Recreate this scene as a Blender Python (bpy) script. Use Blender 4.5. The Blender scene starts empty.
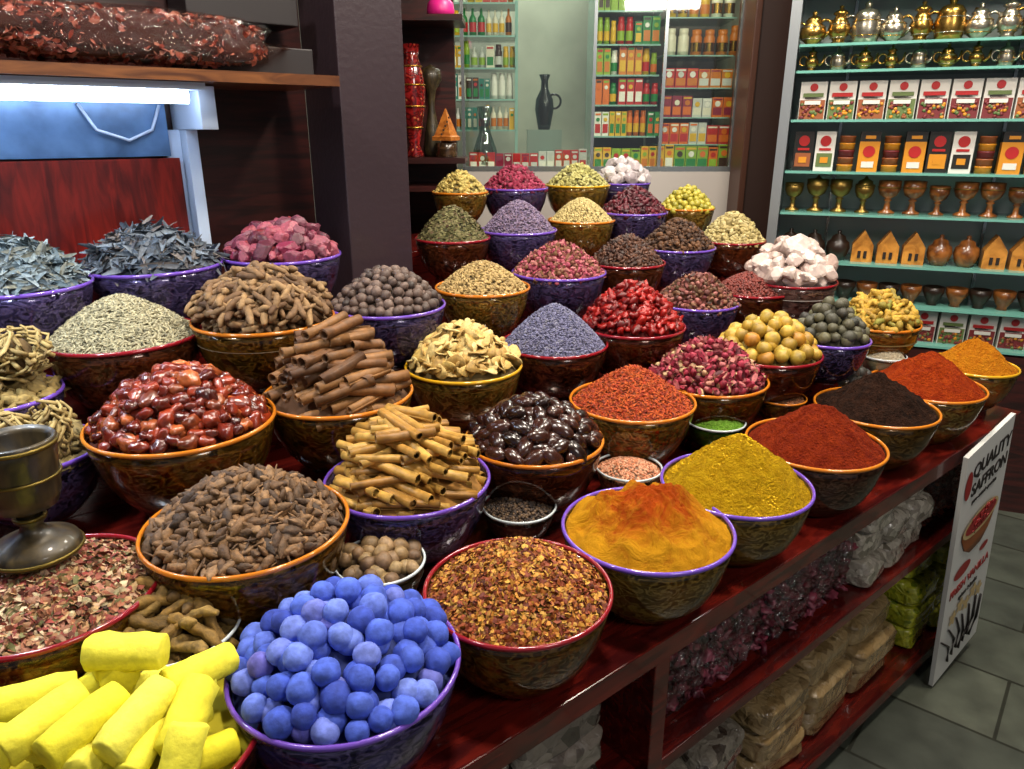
import bpy, math, random
import numpy as np
from mathutils import Vector, Matrix, noise
rng=np.random.default_rng(7); random.seed(7)
scene=bpy.context.scene
col=bpy.context.collection
try:
    scene.view_settings.view_transform='Standard'
    scene.view_settings.look='None'
except Exception: pass
ANG=math.atan2(.636,.772)
E1=(.772,.636); E2=(-.636,.772)

# ------------------------------------------------------------ colour / materials
def lin(h,k=1.0):
    if isinstance(h,(tuple,list)): return (h[0],h[1],h[2],1)
    h=h.lstrip('#'); o=[]
    for i in (0,2,4):
        c=int(h[i:i+2],16)/255
        c=c/12.92 if c<=.04045 else ((c+.055)/1.055)**2.4
        o.append(c*k)
    return (o[0],o[1],o[2],1)
_m={}
def base_mat(name):
    m=bpy.data.materials.new(name); m.use_nodes=True
    nt=m.node_tree; b=nt.nodes['Principled BSDF']
    return m,nt,b
def plain(name,c,rough=.5,metal=0,bump=0,bscale=60,coat=0,var=0.0,emit=0):
    key=('p',name)
    if key in _m: return _m[key]
    m,nt,b=base_mat(name)
    b.inputs['Base Color'].default_value=lin(c); b.inputs['Roughness'].default_value=rough
    b.inputs['Metallic'].default_value=metal; b.inputs['Coat Weight'].default_value=coat
    tc=nt.nodes.new('ShaderNodeTexCoord')
    if var>0:
        n=nt.nodes.new('ShaderNodeTexNoise'); n.inputs['Scale'].default_value=bscale*.4; n.inputs['Detail'].default_value=5
        nt.links.new(tc.outputs['Object'],n.inputs['Vector'])
        r=nt.nodes.new('ShaderNodeValToRGB'); r.color_ramp.elements[0].position=.3; r.color_ramp.elements[1].position=.7
        r.color_ramp.elements[0].color=lin(c,1-var); r.color_ramp.elements[1].color=lin(c,1+var*.5)
        nt.links.new(n.outputs[0],r.inputs[0]); nt.links.new(r.outputs[0],b.inputs['Base Color'])
    if bump>0:
        n=nt.nodes.new('ShaderNodeTexNoise'); n.inputs['Scale'].default_value=bscale; n.inputs['Detail'].default_value=6
        nt.links.new(tc.outputs['Object'],n.inputs['Vector'])
        bp=nt.nodes.new('ShaderNodeBump'); bp.inputs['Strength'].default_value=bump; bp.inputs['Distance'].default_value=.01
        nt.links.new(n.outputs[0],bp.inputs['Height']); nt.links.new(bp.outputs[0],b.inputs['Normal'])
    if emit>0:
        b.inputs['Emission Color'].default_value=lin(c); b.inputs['Emission Strength'].default_value=emit
    _m[key]=m; return m
def items_mat(name,cols,rough=.6,bump=.3,bscale=150,mott=.35,sheen=0,spec=.5):
    m,nt,b=base_mat(name)
    g=nt.nodes.new('ShaderNodeNewGeometry'); r=nt.nodes.new('ShaderNodeValToRGB')
    cr=r.color_ramp
    n=len(cols)
    while len(cr.elements)<n: cr.elements.new(.5)
    for i,c in enumerate(cols):
        cr.elements[i].position=i/max(1,n-1); cr.elements[i].color=lin(c)
    nt.links.new(g.outputs['Random Per Island'],r.inputs[0])
    tc=nt.nodes.new('ShaderNodeTexCoord'); no=nt.nodes.new('ShaderNodeTexNoise')
    no.inputs['Scale'].default_value=bscale; no.inputs['Detail'].default_value=4
    nt.links.new(tc.outputs['Object'],no.inputs['Vector'])
    mr=nt.nodes.new('ShaderNodeMapRange'); mr.inputs['From Min'].default_value=.3; mr.inputs['From Max'].default_value=.7
    mr.inputs['To Min'].default_value=1-mott; mr.inputs['To Max'].default_value=1+mott*.6
    nt.links.new(no.outputs[0],mr.inputs['Value'])
    mx=nt.nodes.new('ShaderNodeVectorMath'); mx.operation='SCALE'
    nt.links.new(r.outputs[0],mx.inputs[0]); nt.links.new(mr.outputs[0],mx.inputs['Scale'])
    nt.links.new(mx.outputs[0],b.inputs['Base Color'])
    b.inputs['Roughness'].default_value=rough; b.inputs['Specular IOR Level'].default_value=spec
    bp=nt.nodes.new('ShaderNodeBump'); bp.inputs['Strength'].default_value=bump; bp.inputs['Distance'].default_value=.003
    nt.links.new(no.outputs[0],bp.inputs['Height']); nt.links.new(bp.outputs[0],b.inputs['Normal'])
    return m
def powder_mat(name,c1,c2,scale=45,rough=.95,lo=.4,hi=.62):
    m,nt,b=base_mat(name)
    tc=nt.nodes.new('ShaderNodeTexCoord')
    n1=nt.nodes.new('ShaderNodeTexNoise'); n1.inputs['Scale'].default_value=scale; n1.inputs['Detail'].default_value=8; n1.inputs['Roughness'].default_value=.85
    n2=nt.nodes.new('ShaderNodeTexNoise'); n2.inputs['Scale'].default_value=200; n2.inputs['Detail'].default_value=3
    for n in (n1,n2): nt.links.new(tc.outputs['Object'],n.inputs['Vector'])
    r=nt.nodes.new('ShaderNodeValToRGB'); r.color_ramp.elements[0].position=lo; r.color_ramp.elements[1].position=hi
    r.color_ramp.elements[0].color=lin(c1); r.color_ramp.elements[1].color=lin(c2)
    nt.links.new(n1.outputs[0],r.inputs[0]); nt.links.new(r.outputs[0],b.inputs['Base Color'])
    ad=nt.nodes.new('ShaderNodeMath'); ad.operation='ADD'
    nt.links.new(n1.outputs[0],ad.inputs[0]); nt.links.new(n2.outputs[0],ad.inputs[1])
    bp=nt.nodes.new('ShaderNodeBump'); bp.inputs['Strength'].default_value=1.0; bp.inputs['Distance'].default_value=.018
    nt.links.new(ad.outputs[0],bp.inputs['Height']); nt.links.new(bp.outputs[0],b.inputs['Normal'])
    b.inputs['Roughness'].default_value=rough; b.inputs['Specular IOR Level'].default_value=.1
    return m
def wood_mat(name,c1,c2,rough=.25,coat=.4,sc=(2,14,14)):
    key=('w',name)
    if key in _m: return _m[key]
    m,nt,b=base_mat(name)
    tc=nt.nodes.new('ShaderNodeTexCoord'); mp=nt.nodes.new('ShaderNodeMapping'); mp.inputs['Scale'].default_value=sc
    n=nt.nodes.new('ShaderNodeTexNoise'); n.inputs['Scale'].default_value=3; n.inputs['Detail'].default_value=8; n.inputs['Distortion'].default_value=1.2
    nt.links.new(tc.outputs['Object'],mp.inputs[0]); nt.links.new(mp.outputs[0],n.inputs['Vector'])
    r=nt.nodes.new('ShaderNodeValToRGB'); r.color_ramp.elements[0].position=.35; r.color_ramp.elements[1].position=.65
    r.color_ramp.elements[0].color=lin(c1); r.color_ramp.elements[1].color=lin(c2)
    nt.links.new(n.outputs[0],r.inputs[0]); nt.links.new(r.outputs[0],b.inputs['Base Color'])
    b.inputs['Roughness'].default_value=rough; b.inputs['Coat Weight'].default_value=coat
    _m[key]=m; return m
def bowl_mat(name,dark,light,gold='c79a3a'):
    key=('b',dark,light,gold)
    if key in _m: return _m[key]
    m,nt,b=base_mat(name)
    tc=nt.nodes.new('ShaderNodeTexCoord')
    n=nt.nodes.new('ShaderNodeTexNoise'); n.inputs['Scale'].default_value=14; n.inputs['Detail'].default_value=2
    v=nt.nodes.new('ShaderNodeTexVoronoi'); v.inputs['Scale'].default_value=34
    va=nt.nodes.new('ShaderNodeVectorMath'); va.operation='MULTIPLY_ADD'; va.inputs[1].default_value=(.12,.12,.12)
    nt.links.new(tc.outputs['Object'],n.inputs['Vector']); nt.links.new(n.outputs['Color'],va.inputs[0]); nt.links.new(tc.outputs['Object'],va.inputs[2])
    nt.links.new(va.outputs[0],v.inputs['Vector'])
    r=nt.nodes.new('ShaderNodeValToRGB'); cr=r.color_ramp
    cr.elements.new(.45); cr.elements.new(.6)
    for i,(p,c) in enumerate([(0.0,gold),(.22,light),(.45,dark),(.8,light)]):
        cr.elements[i].position=p; cr.elements[i].color=lin(c)
    nt.links.new(v.outputs['Distance'],r.inputs[0]); nt.links.new(r.outputs[0],b.inputs['Base Color'])
    b.inputs['Roughness'].default_value=.14; b.inputs['Coat Weight'].default_value=.6
    _m[key]=m; return m
def glass_mat(name,tint='ffffff',gl=.12):
    key=('g',name)
    if key in _m: return _m[key]
    m=bpy.data.materials.new(name); m.use_nodes=True; nt=m.node_tree
    for nd in list(nt.nodes): nt.nodes.remove(nd)
    o=nt.nodes.new('ShaderNodeOutputMaterial'); mx=nt.nodes.new('ShaderNodeMixShader')
    t=nt.nodes.new('ShaderNodeBsdfTransparent'); t.inputs[0].default_value=lin(tint)
    g=nt.nodes.new('ShaderNodeBsdfGlossy'); g.inputs['Roughness'].default_value=.03
    mx.inputs[0].default_value=gl
    nt.links.new(t.outputs[0],mx.inputs[1]); nt.links.new(g.outputs[0],mx.inputs[2]); nt.links.new(mx.outputs[0],o.inputs[0])
    _m[key]=m; return m
def film_mat(name,tint='e8e0dc',gl=.18):
    key=('f',name)
    if key in _m: return _m[key]
    m=bpy.data.materials.new(name); m.use_nodes=True; nt=m.node_tree
    for nd in list(nt.nodes): nt.nodes.remove(nd)
    o=nt.nodes.new('ShaderNodeOutputMaterial'); mx=nt.nodes.new('ShaderNodeMixShader')
    t=nt.nodes.new('ShaderNodeBsdfTransparent'); t.inputs[0].default_value=lin(tint)
    g=nt.nodes.new('ShaderNodeBsdfGlossy'); g.inputs['Roughness'].default_value=.12
    tc=nt.nodes.new('ShaderNodeTexCoord');n=nt.nodes.new('ShaderNodeTexNoise');n.inputs['Scale'].default_value=18;n.inputs['Detail'].default_value=6;n.inputs['Distortion'].default_value=2
    nt.links.new(tc.outputs['Object'],n.inputs['Vector'])
    bp=nt.nodes.new('ShaderNodeBump');bp.inputs['Strength'].default_value=1;bp.inputs['Distance'].default_value=.05
    nt.links.new(n.outputs[0],bp.inputs['Height']);nt.links.new(bp.outputs[0],g.inputs['Normal'])
    mx.inputs[0].default_value=gl
    nt.links.new(t.outputs[0],mx.inputs[1]); nt.links.new(g.outputs[0],mx.inputs[2]); nt.links.new(mx.outputs[0],o.inputs[0])
    _m[key]=m; return m
def shell_mat(tint,gold):
    # translucent printed plastic: tinted clear film + soft marbled gold print + gloss
    key=('s',tint,gold)
    if key in _m: return _m[key]
    m=bpy.data.materials.new('printed_plastic'); m.use_nodes=True; nt=m.node_tree
    b=nt.nodes['Principled BSDF']; o=nt.nodes['Material Output']
    tc=nt.nodes.new('ShaderNodeTexCoord')
    mp=nt.nodes.new('ShaderNodeMapping'); mp.inputs['Scale'].default_value=(1,1,1.7)
    n=nt.nodes.new('ShaderNodeTexNoise'); n.inputs['Scale'].default_value=24; n.inputs['Detail'].default_value=4; n.inputs['Distortion'].default_value=2.2
    nt.links.new(tc.outputs['Object'],mp.inputs[0]); nt.links.new(mp.outputs[0],n.inputs['Vector'])
    r=nt.nodes.new('ShaderNodeValToRGB'); cr=r.color_ramp; cr.elements.new(.52); cr.elements.new(.60)
    for i,(p,v) in enumerate([(.40,.03),(.50,.42),(.56,.06),(.72,.18)]):
        cr.elements[i].position=p; cr.elements[i].color=(v,v,v,1)
    nt.links.new(n.outputs[0],r.inputs[0])
    b.inputs['Base Color'].default_value=lin(gold); b.inputs['Metallic'].default_value=.3; b.inputs['Roughness'].default_value=.25
    t=nt.nodes.new('ShaderNodeBsdfTransparent'); t.inputs[0].default_value=lin(tint)
    mx=nt.nodes.new('ShaderNodeMixShader'); nt.links.new(r.outputs[0],mx.inputs[0]); nt.links.new(t.outputs[0],mx.inputs[1]); nt.links.new(b.outputs[0],mx.inputs[2])
    g=nt.nodes.new('ShaderNodeBsdfGlossy'); g.inputs['Roughness'].default_value=.06
    lw=nt.nodes.new('ShaderNodeLayerWeight'); lw.inputs['Blend'].default_value=.3
    m2=nt.nodes.new('ShaderNodeMixShader'); nt.links.new(lw.outputs['Fresnel'],m2.inputs[0]); nt.links.new(mx.outputs[0],m2.inputs[1]); nt.links.new(g.outputs[0],m2.inputs[2])
    nt.links.new(m2.outputs[0],o.inputs[0])
    _m[key]=m; return m
def packed_mat(name,cols,cell,dark=1.5):
    m,nt,b=base_mat('packed_'+name)
    tc=nt.nodes.new('ShaderNodeTexCoord');v=nt.nodes.new('ShaderNodeTexVoronoi');v.inputs['Scale'].default_value=cell
    n=nt.nodes.new('ShaderNodeTexNoise'); n.inputs['Scale'].default_value=cell*.4
    va=nt.nodes.new('ShaderNodeVectorMath'); va.operation='MULTIPLY_ADD'; va.inputs[1].default_value=(1.2/cell,)*3
    nt.links.new(tc.outputs['Object'],n.inputs['Vector']); nt.links.new(n.outputs['Color'],va.inputs[0]); nt.links.new(tc.outputs['Object'],va.inputs[2])
    nt.links.new(va.outputs[0],v.inputs['Vector'])
    sx=nt.nodes.new('ShaderNodeSeparateColor');nt.links.new(v.outputs['Color'],sx.inputs[0])
    r=nt.nodes.new('ShaderNodeValToRGB');cr=r.color_ramp
    cs=list(cols)[:5]
    while len(cr.elements)<len(cs)+1: cr.elements.new(.5)
    for i,c in enumerate(cs+[cs[0]]):
        cr.elements[i].position=i/len(cs); cr.elements[i].color=lin(c,dark if i<len(cs) else .15)
    nt.links.new(sx.outputs[0],r.inputs[0])
    mr=nt.nodes.new('ShaderNodeMapRange'); mr.inputs['From Min'].default_value=0; mr.inputs['From Max'].default_value=.8
    mr.inputs['To Min'].default_value=1.2; mr.inputs['To Max'].default_value=.15
    nt.links.new(v.outputs['Distance'],mr.inputs['Value'])
    mx=nt.nodes.new('ShaderNodeVectorMath'); mx.operation='SCALE'
    nt.links.new(r.outputs[0],mx.inputs[0]); nt.links.new(mr.outputs[0],mx.inputs['Scale']); nt.links.new(mx.outputs[0],b.inputs['Base Color'])
    b.inputs['Roughness'].default_value=.7
    return m

# ------------------------------------------------------------ mesh builder
def T(V,F):
    V=np.array(V,dtype=np.float64)
    return (V,np.array([i for f in F for i in f],dtype=np.int64),np.array([len(f) for f in F],dtype=np.int64))
class MB:
    def __init__(s): s.V=[];s.L=[];s.C=[];s.M=[];s.S=[];s.n=0
    def many(s,t,R,S,P,mat=0,smooth=True):
        V,L,C=t; N=len(P)
        if N==0: return
        W=np.einsum('nij,nvj->nvi',R,V[None]*S[:,None,:])+P[:,None,:]
        s.V.append(W.reshape(-1,3))
        off=(np.arange(N)*len(V)+s.n)[:,None]
        s.L.append((L[None]+off).ravel()); s.C.append(np.tile(C,N))
        s.M.append(np.full(N*len(C),mat,dtype=np.int32)); s.S.append(np.full(N*len(C),smooth,dtype=bool))
        s.n+=N*len(V)
    def add(s,t,pos=(0,0,0),sc=(1,1,1),rot=None,mat=0,smooth=True):
        if np.isscalar(sc): sc=(sc,)*3
        R=np.eye(3) if rot is None else np.array(rot)
        s.many(t,R[None],np.array([sc],dtype=float),np.array([pos],dtype=float),mat,smooth)
    def box(s,x0,x1,y0,y1,z0,z1,mat=0):
        s.add(BOX,((x0+x1)/2,(y0+y1)/2,(z0+z1)/2),(x1-x0,y1-y0,z1-z0),mat=mat,smooth=False)
    def obj(s,name,mats,parent=None,loc=(0,0,0),rz=0,bevel=0):
        V=np.concatenate(s.V);L=np.concatenate(s.L);C=np.concatenate(s.C);M=np.concatenate(s.M);S=np.concatenate(s.S)
        me=bpy.data.meshes.new(name)
        me.vertices.add(len(V)); me.vertices.foreach_set('co',V.astype(np.float32).ravel())
        me.loops.add(len(L)); me.loops.foreach_set('vertex_index',L.astype(np.int32))
        me.polygons.add(len(C)); st=np.concatenate([[0],np.cumsum(C)[:-1]]).astype(np.int32)
        me.polygons.foreach_set('loop_start',st)
        for m in mats: me.materials.append(m)
        me.polygons.foreach_set('material_index',M.astype(np.int32))
        me.polygons.foreach_set('use_smooth',S)
        me.update(calc_edges=True); me.validate()
        ob=bpy.data.objects.new(name,me); col.objects.link(ob)
        ob.location=loc; ob.rotation_euler=(0,0,rz)
        if parent: ob.parent=parent
        if bevel:
            bv=ob.modifiers.new('bevel','BEVEL'); bv.width=bevel; bv.segments=2; bv.limit_method='ANGLE'
        return ob
def empty(name,loc=(0,0,0),rz=0):
    e=bpy.data.objects.new(name,None); col.objects.link(e); e.location=loc; e.rotation_euler=(0,0,rz); e.empty_display_size=.05
    return e
BOX=T([(x,y,z) for x in(-.5,.5) for y in(-.5,.5) for z in(-.5,.5)],[(0,1,3,2),(4,6,7,5),(0,4,5,1),(2,3,7,6),(0,2,6,4),(1,5,7,3)])
def rotm(x=0,y=0,z=0):
    return np.array((Matrix.Rotation(z,3,'Z')@Matrix.Rotation(y,3,'Y')@Matrix.Rotation(x,3,'X')))
def lathe(prof,seg=24,cap=False):
    V=[];F=[]
    n=len(prof)
    for r,z in prof:
        for k in range(seg):
            a=2*math.pi*k/seg; V.append((max(r,1e-5)*math.cos(a),max(r,1e-5)*math.sin(a),z))
    for i in range(n-1):
        for k in range(seg):
            k2=(k+1)%seg
            F.append((i*seg+k,i*seg+k2,(i+1)*seg+k2,(i+1)*seg+k))
    return T(V,F)
def tube(path,radii,seg=6,cap=True):
    P=[Vector(p) for p in path]; V=[];F=[]
    n=len(P); up=Vector((0,0,1))
    for i,p in enumerate(P):
        d=(P[min(i+1,n-1)]-P[max(i-1,0)]).normalized()
        a=d.cross(up)
        if a.length<.05: a=d.cross(Vector((1,0,0)))
        a.normalize(); b=d.cross(a)
        for k in range(seg):
            t=2*math.pi*k/seg; q=p+(a*math.cos(t)+b*math.sin(t))*radii[i]; V.append(tuple(q))
    for i in range(n-1):
        for k in range(seg):
            k2=(k+1)%seg; F.append((i*seg+k,(i+1)*seg+k,(i+1)*seg+k2,i*seg+k2))
    if cap:
        F.append(tuple(range(seg))); F.append(tuple((n-1)*seg+k for k in range(seg))[::-1])
    return T(V,F)
import bmesh
def ico(sub=2):
    bm=bmesh.new(); bmesh.ops.create_icosphere(bm,subdivisions=sub,radius=1)
    V=[tuple(v.co) for v in bm.verts]; F=[tuple(v.index for v in f.verts) for f in bm.faces]; bm.free()
    return V,F
def rock(seed,sub=2,amp=.12,fr=1.5,ridge=0):
    V,F=ico(sub); W=[]
    o=Vector((seed*7.3,seed*3.1,seed))
    for v in V:
        q=Vector(v); k=1+amp*noise.noise(q*fr+o)*2
        if ridge: k+=ridge*noise.noise(q*fr*3.5+o)
        W.append(tuple(q*k))
    return T(W,F)
def facet(seed,ncut=11):
    r=random.Random(seed); V,F=ico(3); W=[]
    pl=[(Vector((r.gauss(0,1),r.gauss(0,1),r.gauss(0,1))).normalized(),r.uniform(.5,.85)) for _ in range(ncut)]
    for v in V:
        q=Vector(v)
        s=1.0
        for n_,d in pl:
            c=q.dot(n_)
            if c>1e-4: s=min(s,d/c)
        W.append(tuple(q*s))
    return T(W,F)
def spin(prof,seg=8,ridges=0,ramp=.1,wob=0,seed=0,bend=0):
    V=[];F=[];n=len(prof)
    for i,(x,r) in enumerate(prof):
        for k in range(seg):
            a=2*math.pi*k/seg; rr=r*(1+ramp*math.cos(a*ridges)) if ridges else r
            if wob: rr*=1+wob*noise.noise(Vector((x*2+seed*5,math.cos(a)*1.5,math.sin(a)*1.5)))*2
            V.append((x,rr*math.cos(a)+bend*(1-x*x),rr*math.sin(a)))
    for i in range(n-1):
        for k in range(seg):
            k2=(k+1)%seg; F.append((i*seg+k,(i+1)*seg+k,(i+1)*seg+k2,i*seg+k2))
    return T(V,F)
SEED=spin([(-1,.05),(-.5,.85),(.3,.95),(1,.05)],5)
SEEDB=spin([(-1,.05),(-.6,.7),(0,1),(.6,.7),(1,.05)],6,bend=.4)
PODS=[spin([(-1.1,.08),(-.9,.35),(-.5,.85),(0,1),(.5,.8),(.85,.4),(1,.05)],9,ridges=3,ramp=.14,wob=.16,seed=i) for i in range(4)]
DATES=[spin([(-1,.02),(-.92,.45),(-.7,.8),(-.3,1),(.2,1),(.65,.85),(.92,.45),(1,.02)],14,wob=.32,seed=i+3) for i in range(6)]
SMOOTHP=[spin([(-1,.02),(-.9,.45),(-.65,.8),(-.2,1),(.3,.97),(.7,.7),(.92,.38),(1,.02)],14,wob=.06,seed=i) for i in range(3)]
BALLS=[rock(i,3,.05,1.3) for i in range(4)]
NUTS=[rock(i+9,2,.08,1.5,.05) for i in range(4)]
PEPP=[rock(i+20,1,.08) for i in range(4)]
LUMPS=[rock(i+30,3,.28,1.3,.16) for i in range(5)]
CRYS=[facet(i+50) for i in range(6)]
def leaf(seed,n=6,curl=.6,wavy=.15):
    V=[];F=[];r=random.Random(seed)
    for i in range(n):
        x=-1+2*i/(n-1); w=math.sin(math.pi*(i+.35)/(n-.3))*.95+.05
        z=curl*(1-x*x)*.5+r.uniform(-wavy,wavy)
        for j,y in enumerate((-1,0,1)):
            V.append((x,y*w,z+(abs(y)*curl*.5*w)))
    for i in range(n-1):
        for j in range(2): F.append((i*3+j,(i+1)*3+j,(i+1)*3+j+1,i*3+j+1))
    return T(V,F)
LEAVES=[leaf(i) for i in range(5)]
def flake(seed):
    r=random.Random(seed);n=6
    V=[(0,0,r.uniform(.1,.4))]+[(math.cos(k*6.283/n)*r.uniform(.6,1.1),math.sin(k*6.283/n)*r.uniform(.6,1.1),r.uniform(-.25,.25)) for k in range(n)]
    return T(V,[(0,1+k,1+(k+1)%n) for k in range(n)])
FLAKES=[flake(i) for i in range(6)]
def crumple(seed):
    V,F=ico(2);W=[];o=Vector((seed*9.1,2,seed*4.4))
    for v in V:
        q=Vector(v);k=.75+.9*noise.noise(q*2.4+o); W.append((q.x*k*1.2,q.y*k,q.z*k*.8))
    return T(W,F)
CRUMP=[crumple(i) for i in range(5)]
def bud(seed):
    V=[];F=[];r=random.Random(seed)
    def core(prof,seg,mod):
        b=len(V)
        for i,(rr,z) in enumerate(prof):
            for k in range(seg):
                a=6.283*k/seg; m=1+mod*math.cos(5*a+z*5)
                V.append((rr*m*math.cos(a),rr*m*math.sin(a),z))
        for i in range(len(prof)-1):
            for k in range(seg):
                k2=(k+1)%seg;F.append((b+i*seg+k,b+i*seg+k2,b+(i+1)*seg+k2,b+(i+1)*seg+k))
    core([(.05,-1),(.55,-.75),(.8,-.2),(.72,.4),(.4,.9),(.05,1)],15,.12)
    for k in range(5):
        a=6.283*k/5+r.uniform(-.3,.3); b=len(V)
        for i,(rad,z,w) in enumerate([(.6,-.8,.25),(.95,-.2,.5),(.95,.35,.45),(1.15,.75,.25)]):
            for s_ in (-1,1):
                aa=a+s_*w; V.append((rad*math.cos(aa),rad*math.sin(aa),z))
        for i in range(3): F.append((b+i*2,b+i*2+1,b+i*2+3,b+i*2+2))
    return T(V,F)
BUDS=[bud(i) for i in range(3)]
def slice_t(seed):
    r=random.Random(seed);n=14;V=[];ph=r.uniform(0,6)
    V.append((0,0,.06));V.append((0,0,-.06))
    for k in range(n):
        a=6.283*k/n;rr=1+.1*math.sin(3*a+ph);z=.2*math.sin(2*a+ph)
        V.append((rr*math.cos(a)*.95,rr*math.sin(a)*.95,z+.09)); V.append((rr*math.cos(a),rr*math.sin(a),z-.09))
    F=[]
    for k in range(n):
        k2=(k+1)%n
        F+= [(0,2+2*k,2+2*k2),(1,3+2*k2,3+2*k),(2+2*k,3+2*k,3+2*k2,2+2*k2)]
    return T(V,F)
SLICES=[slice_t(i) for i in range(4)]
def root(seed,seg=8,bend=.35,knob=.25,n=9):
    r=random.Random(seed); P=[];R=[]
    a=r.uniform(-1,1)*bend;b=r.uniform(-1,1)*bend
    for i in range(n):
        x=-1+2*i/(n-1); P.append((x,a*(1-x*x)+r.uniform(-.04,.04),b*.5*math.sin(x*3)))
        R.append((.22 if 0<i<n-1 else .12)*(1+r.uniform(-knob,knob)))
    return tube(P,R,seg)
ROOTS=[root(i) for i in range(5)]
TWIGS=[root(i+20,7,.18,.2,6) for i in range(5)]
def quill(seed,turn=1.15):
    r=random.Random(seed);n=20;V=[];F=[]
    sec=[]
    for k in range(n+1):
        t=k/n; a=turn*2*math.pi*t; rad=1-.38*t*max(.2,(turn-.6))
        sec.append((math.cos(a)*rad,math.sin(a)*rad,math.cos(a)*(rad-.13),math.sin(a)*(rad-.13)))
    xs=(-1,-.4,.3,1)
    for i,x in enumerate(xs):
        w=r.uniform(.92,1.06)
        oy=r.uniform(-.12,.12)
        for (a,b,c,d) in sec:
            V.append((x,a*w+oy,b*w)); V.append((x,c*w+oy,d*w))
    m=2*(n+1)
    for i in range(3):
        for k in range(n):
            o=i*m+2*k; F.append((o,o+2,o+m+2,o+m)); F.append((o+1,o+m+1,o+m+3,o+3))
        F.append((i*m,i*m+m,i*m+m+1,i*m+1)); e=i*m+2*n; F.append((e,e+1,e+m+1,e+m))
    for i in (0,3):
        for k in range(n):
            o=i*m+2*k; F.append((o,o+1,o+3,o+2))
    return T(V,F)
QUILLS=[quill(i,1.15+.15*i) for i in range(4)]
CHALKS=[spin([(-1,.001),(-1,.86),(-.95,.97),(-.5,1),(0,1.02),(.5,1),(.95,.97),(1,.86),(1,.001)],18,wob=.10,seed=i) for i in range(4)]
def disc(r=1,seg=20): return T([(r*math.cos(6.2832*k/seg),0,r*math.sin(6.2832*k/seg)) for k in range(seg)],[tuple(range(seg))])
DISC=disc()
def torus(R,r,seg=40,s2=8):
    V=[];F=[]
    for i in range(seg):
        a=6.28318*i/seg
        for k in range(s2):
            b=6.28318*k/s2; V.append(((R+r*math.cos(b))*math.cos(a),(R+r*math.cos(b))*math.sin(a),r*math.sin(b)))
    for i in range(seg):
        for k in range(s2):
            F.append((i*s2+k,((i+1)%seg)*s2+k,((i+1)%seg)*s2+(k+1)%s2,i*s2+(k+1)%s2))
    return T(V,F)

# ------------------------------------------------------------ scatter
def basis(nrm,yaw):
    n=nrm/np.linalg.norm(nrm,axis=1)[:,None]
    a=np.stack([np.cos(yaw),np.sin(yaw),np.zeros_like(yaw)],1)
    a=a-n*(a*n).sum(1)[:,None]; a/=np.linalg.norm(a,axis=1)[:,None]
    b=np.cross(n,a)
    return np.stack([a,b,n],2)
def scatter(mb,tpls,n,R,h,p,z0,dims,jit=.2,mind=0,tilt=.35,mat=0,zj=.2,smooth=True,rmax=.97,yaw0=None,yawj=3.14):
    if mind>0:
        pts=[];tries=0
        while len(pts)<n and tries<n*25:
            tries+=1
            r=R*rmax*math.sqrt(rng.random());a=rng.random()*6.2832
            x,y=r*math.cos(a),r*math.sin(a); z=h*(1-(r/R)**p)
            ok=True
            for q in pts:
                if (q[0]-x)**2+(q[1]-y)**2+(q[2]-z)**2<mind*mind: ok=False;break
            if ok: pts.append((x,y,z))
        P=np.array(pts); n=len(P)
    else:
        r=R*rmax*np.sqrt(rng.random(n));a=rng.random(n)*6.2832
        P=np.stack([r*np.cos(a),r*np.sin(a),h*(1-(r/R)**p)],1)
    r=np.hypot(P[:,0],P[:,1])+1e-6
    dz=-h*p*(r/R)**(p-1)/R
    nr=np.stack([-dz*P[:,0]/r,-dz*P[:,1]/r,np.ones(n)],1)
    nr/=np.linalg.norm(nr,axis=1)[:,None]
    pos=P+nr*(rng.random(n)*zj)[:,None]*dims[2]; pos[:,2]+=z0
    nr2=nr+rng.normal(0,tilt,(n,3))
    yaw=rng.random(n)*6.2832 if yaw0 is None else yaw0+rng.normal(0,yawj,n)
    B=basis(nr2,yaw)
    S=np.array(dims)[None]*(1+rng.uniform(-jit,jit,(n,1)))*(1+rng.uniform(-jit*.3,jit*.3,(n,3)))
    idx=rng.integers(0,len(tpls),n)
    for i,t in enumerate(tpls):
        k=idx==i
        if k.any(): mb.many(t,B[k],S[k],pos[k],mat,smooth)
def dome(mb,R,h,p,z0,mat=0,amp=.004,fr=30,seg=48,rings=18,soft=.0,seed=0,rill=0):
    V=[];F=[]
    for i in range(rings+1):
        r=R*i/rings
        for k in range(seg):
            a=6.28318*k/seg; x,y=r*math.cos(a),r*math.sin(a)
            q=math.sqrt((r/R)**2+soft**2)-soft if soft else r/R
            z=h*(1-min(1,q)**p)
            if amp:
                z+=amp*noise.fractal(Vector((x*fr+seed*3,y*fr,seed*1.7)),.6,2,4)*(1 if i<rings else 0)
            if rill:
                f=math.sin(math.pi*r/R); z+=rill*f*noise.noise(Vector((math.cos(a)*5+seed,math.sin(a)*5,r*7)))*2
            V.append((x,y,z+z0))
    for i in range(rings):
        for k in range(seg):
            k2=(k+1)%seg;F.append((i*seg+k,(i+1)*seg+k,(i+1)*seg+k2,i*seg+k2))
    mb.add(T(V,F),mat=mat)
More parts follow.
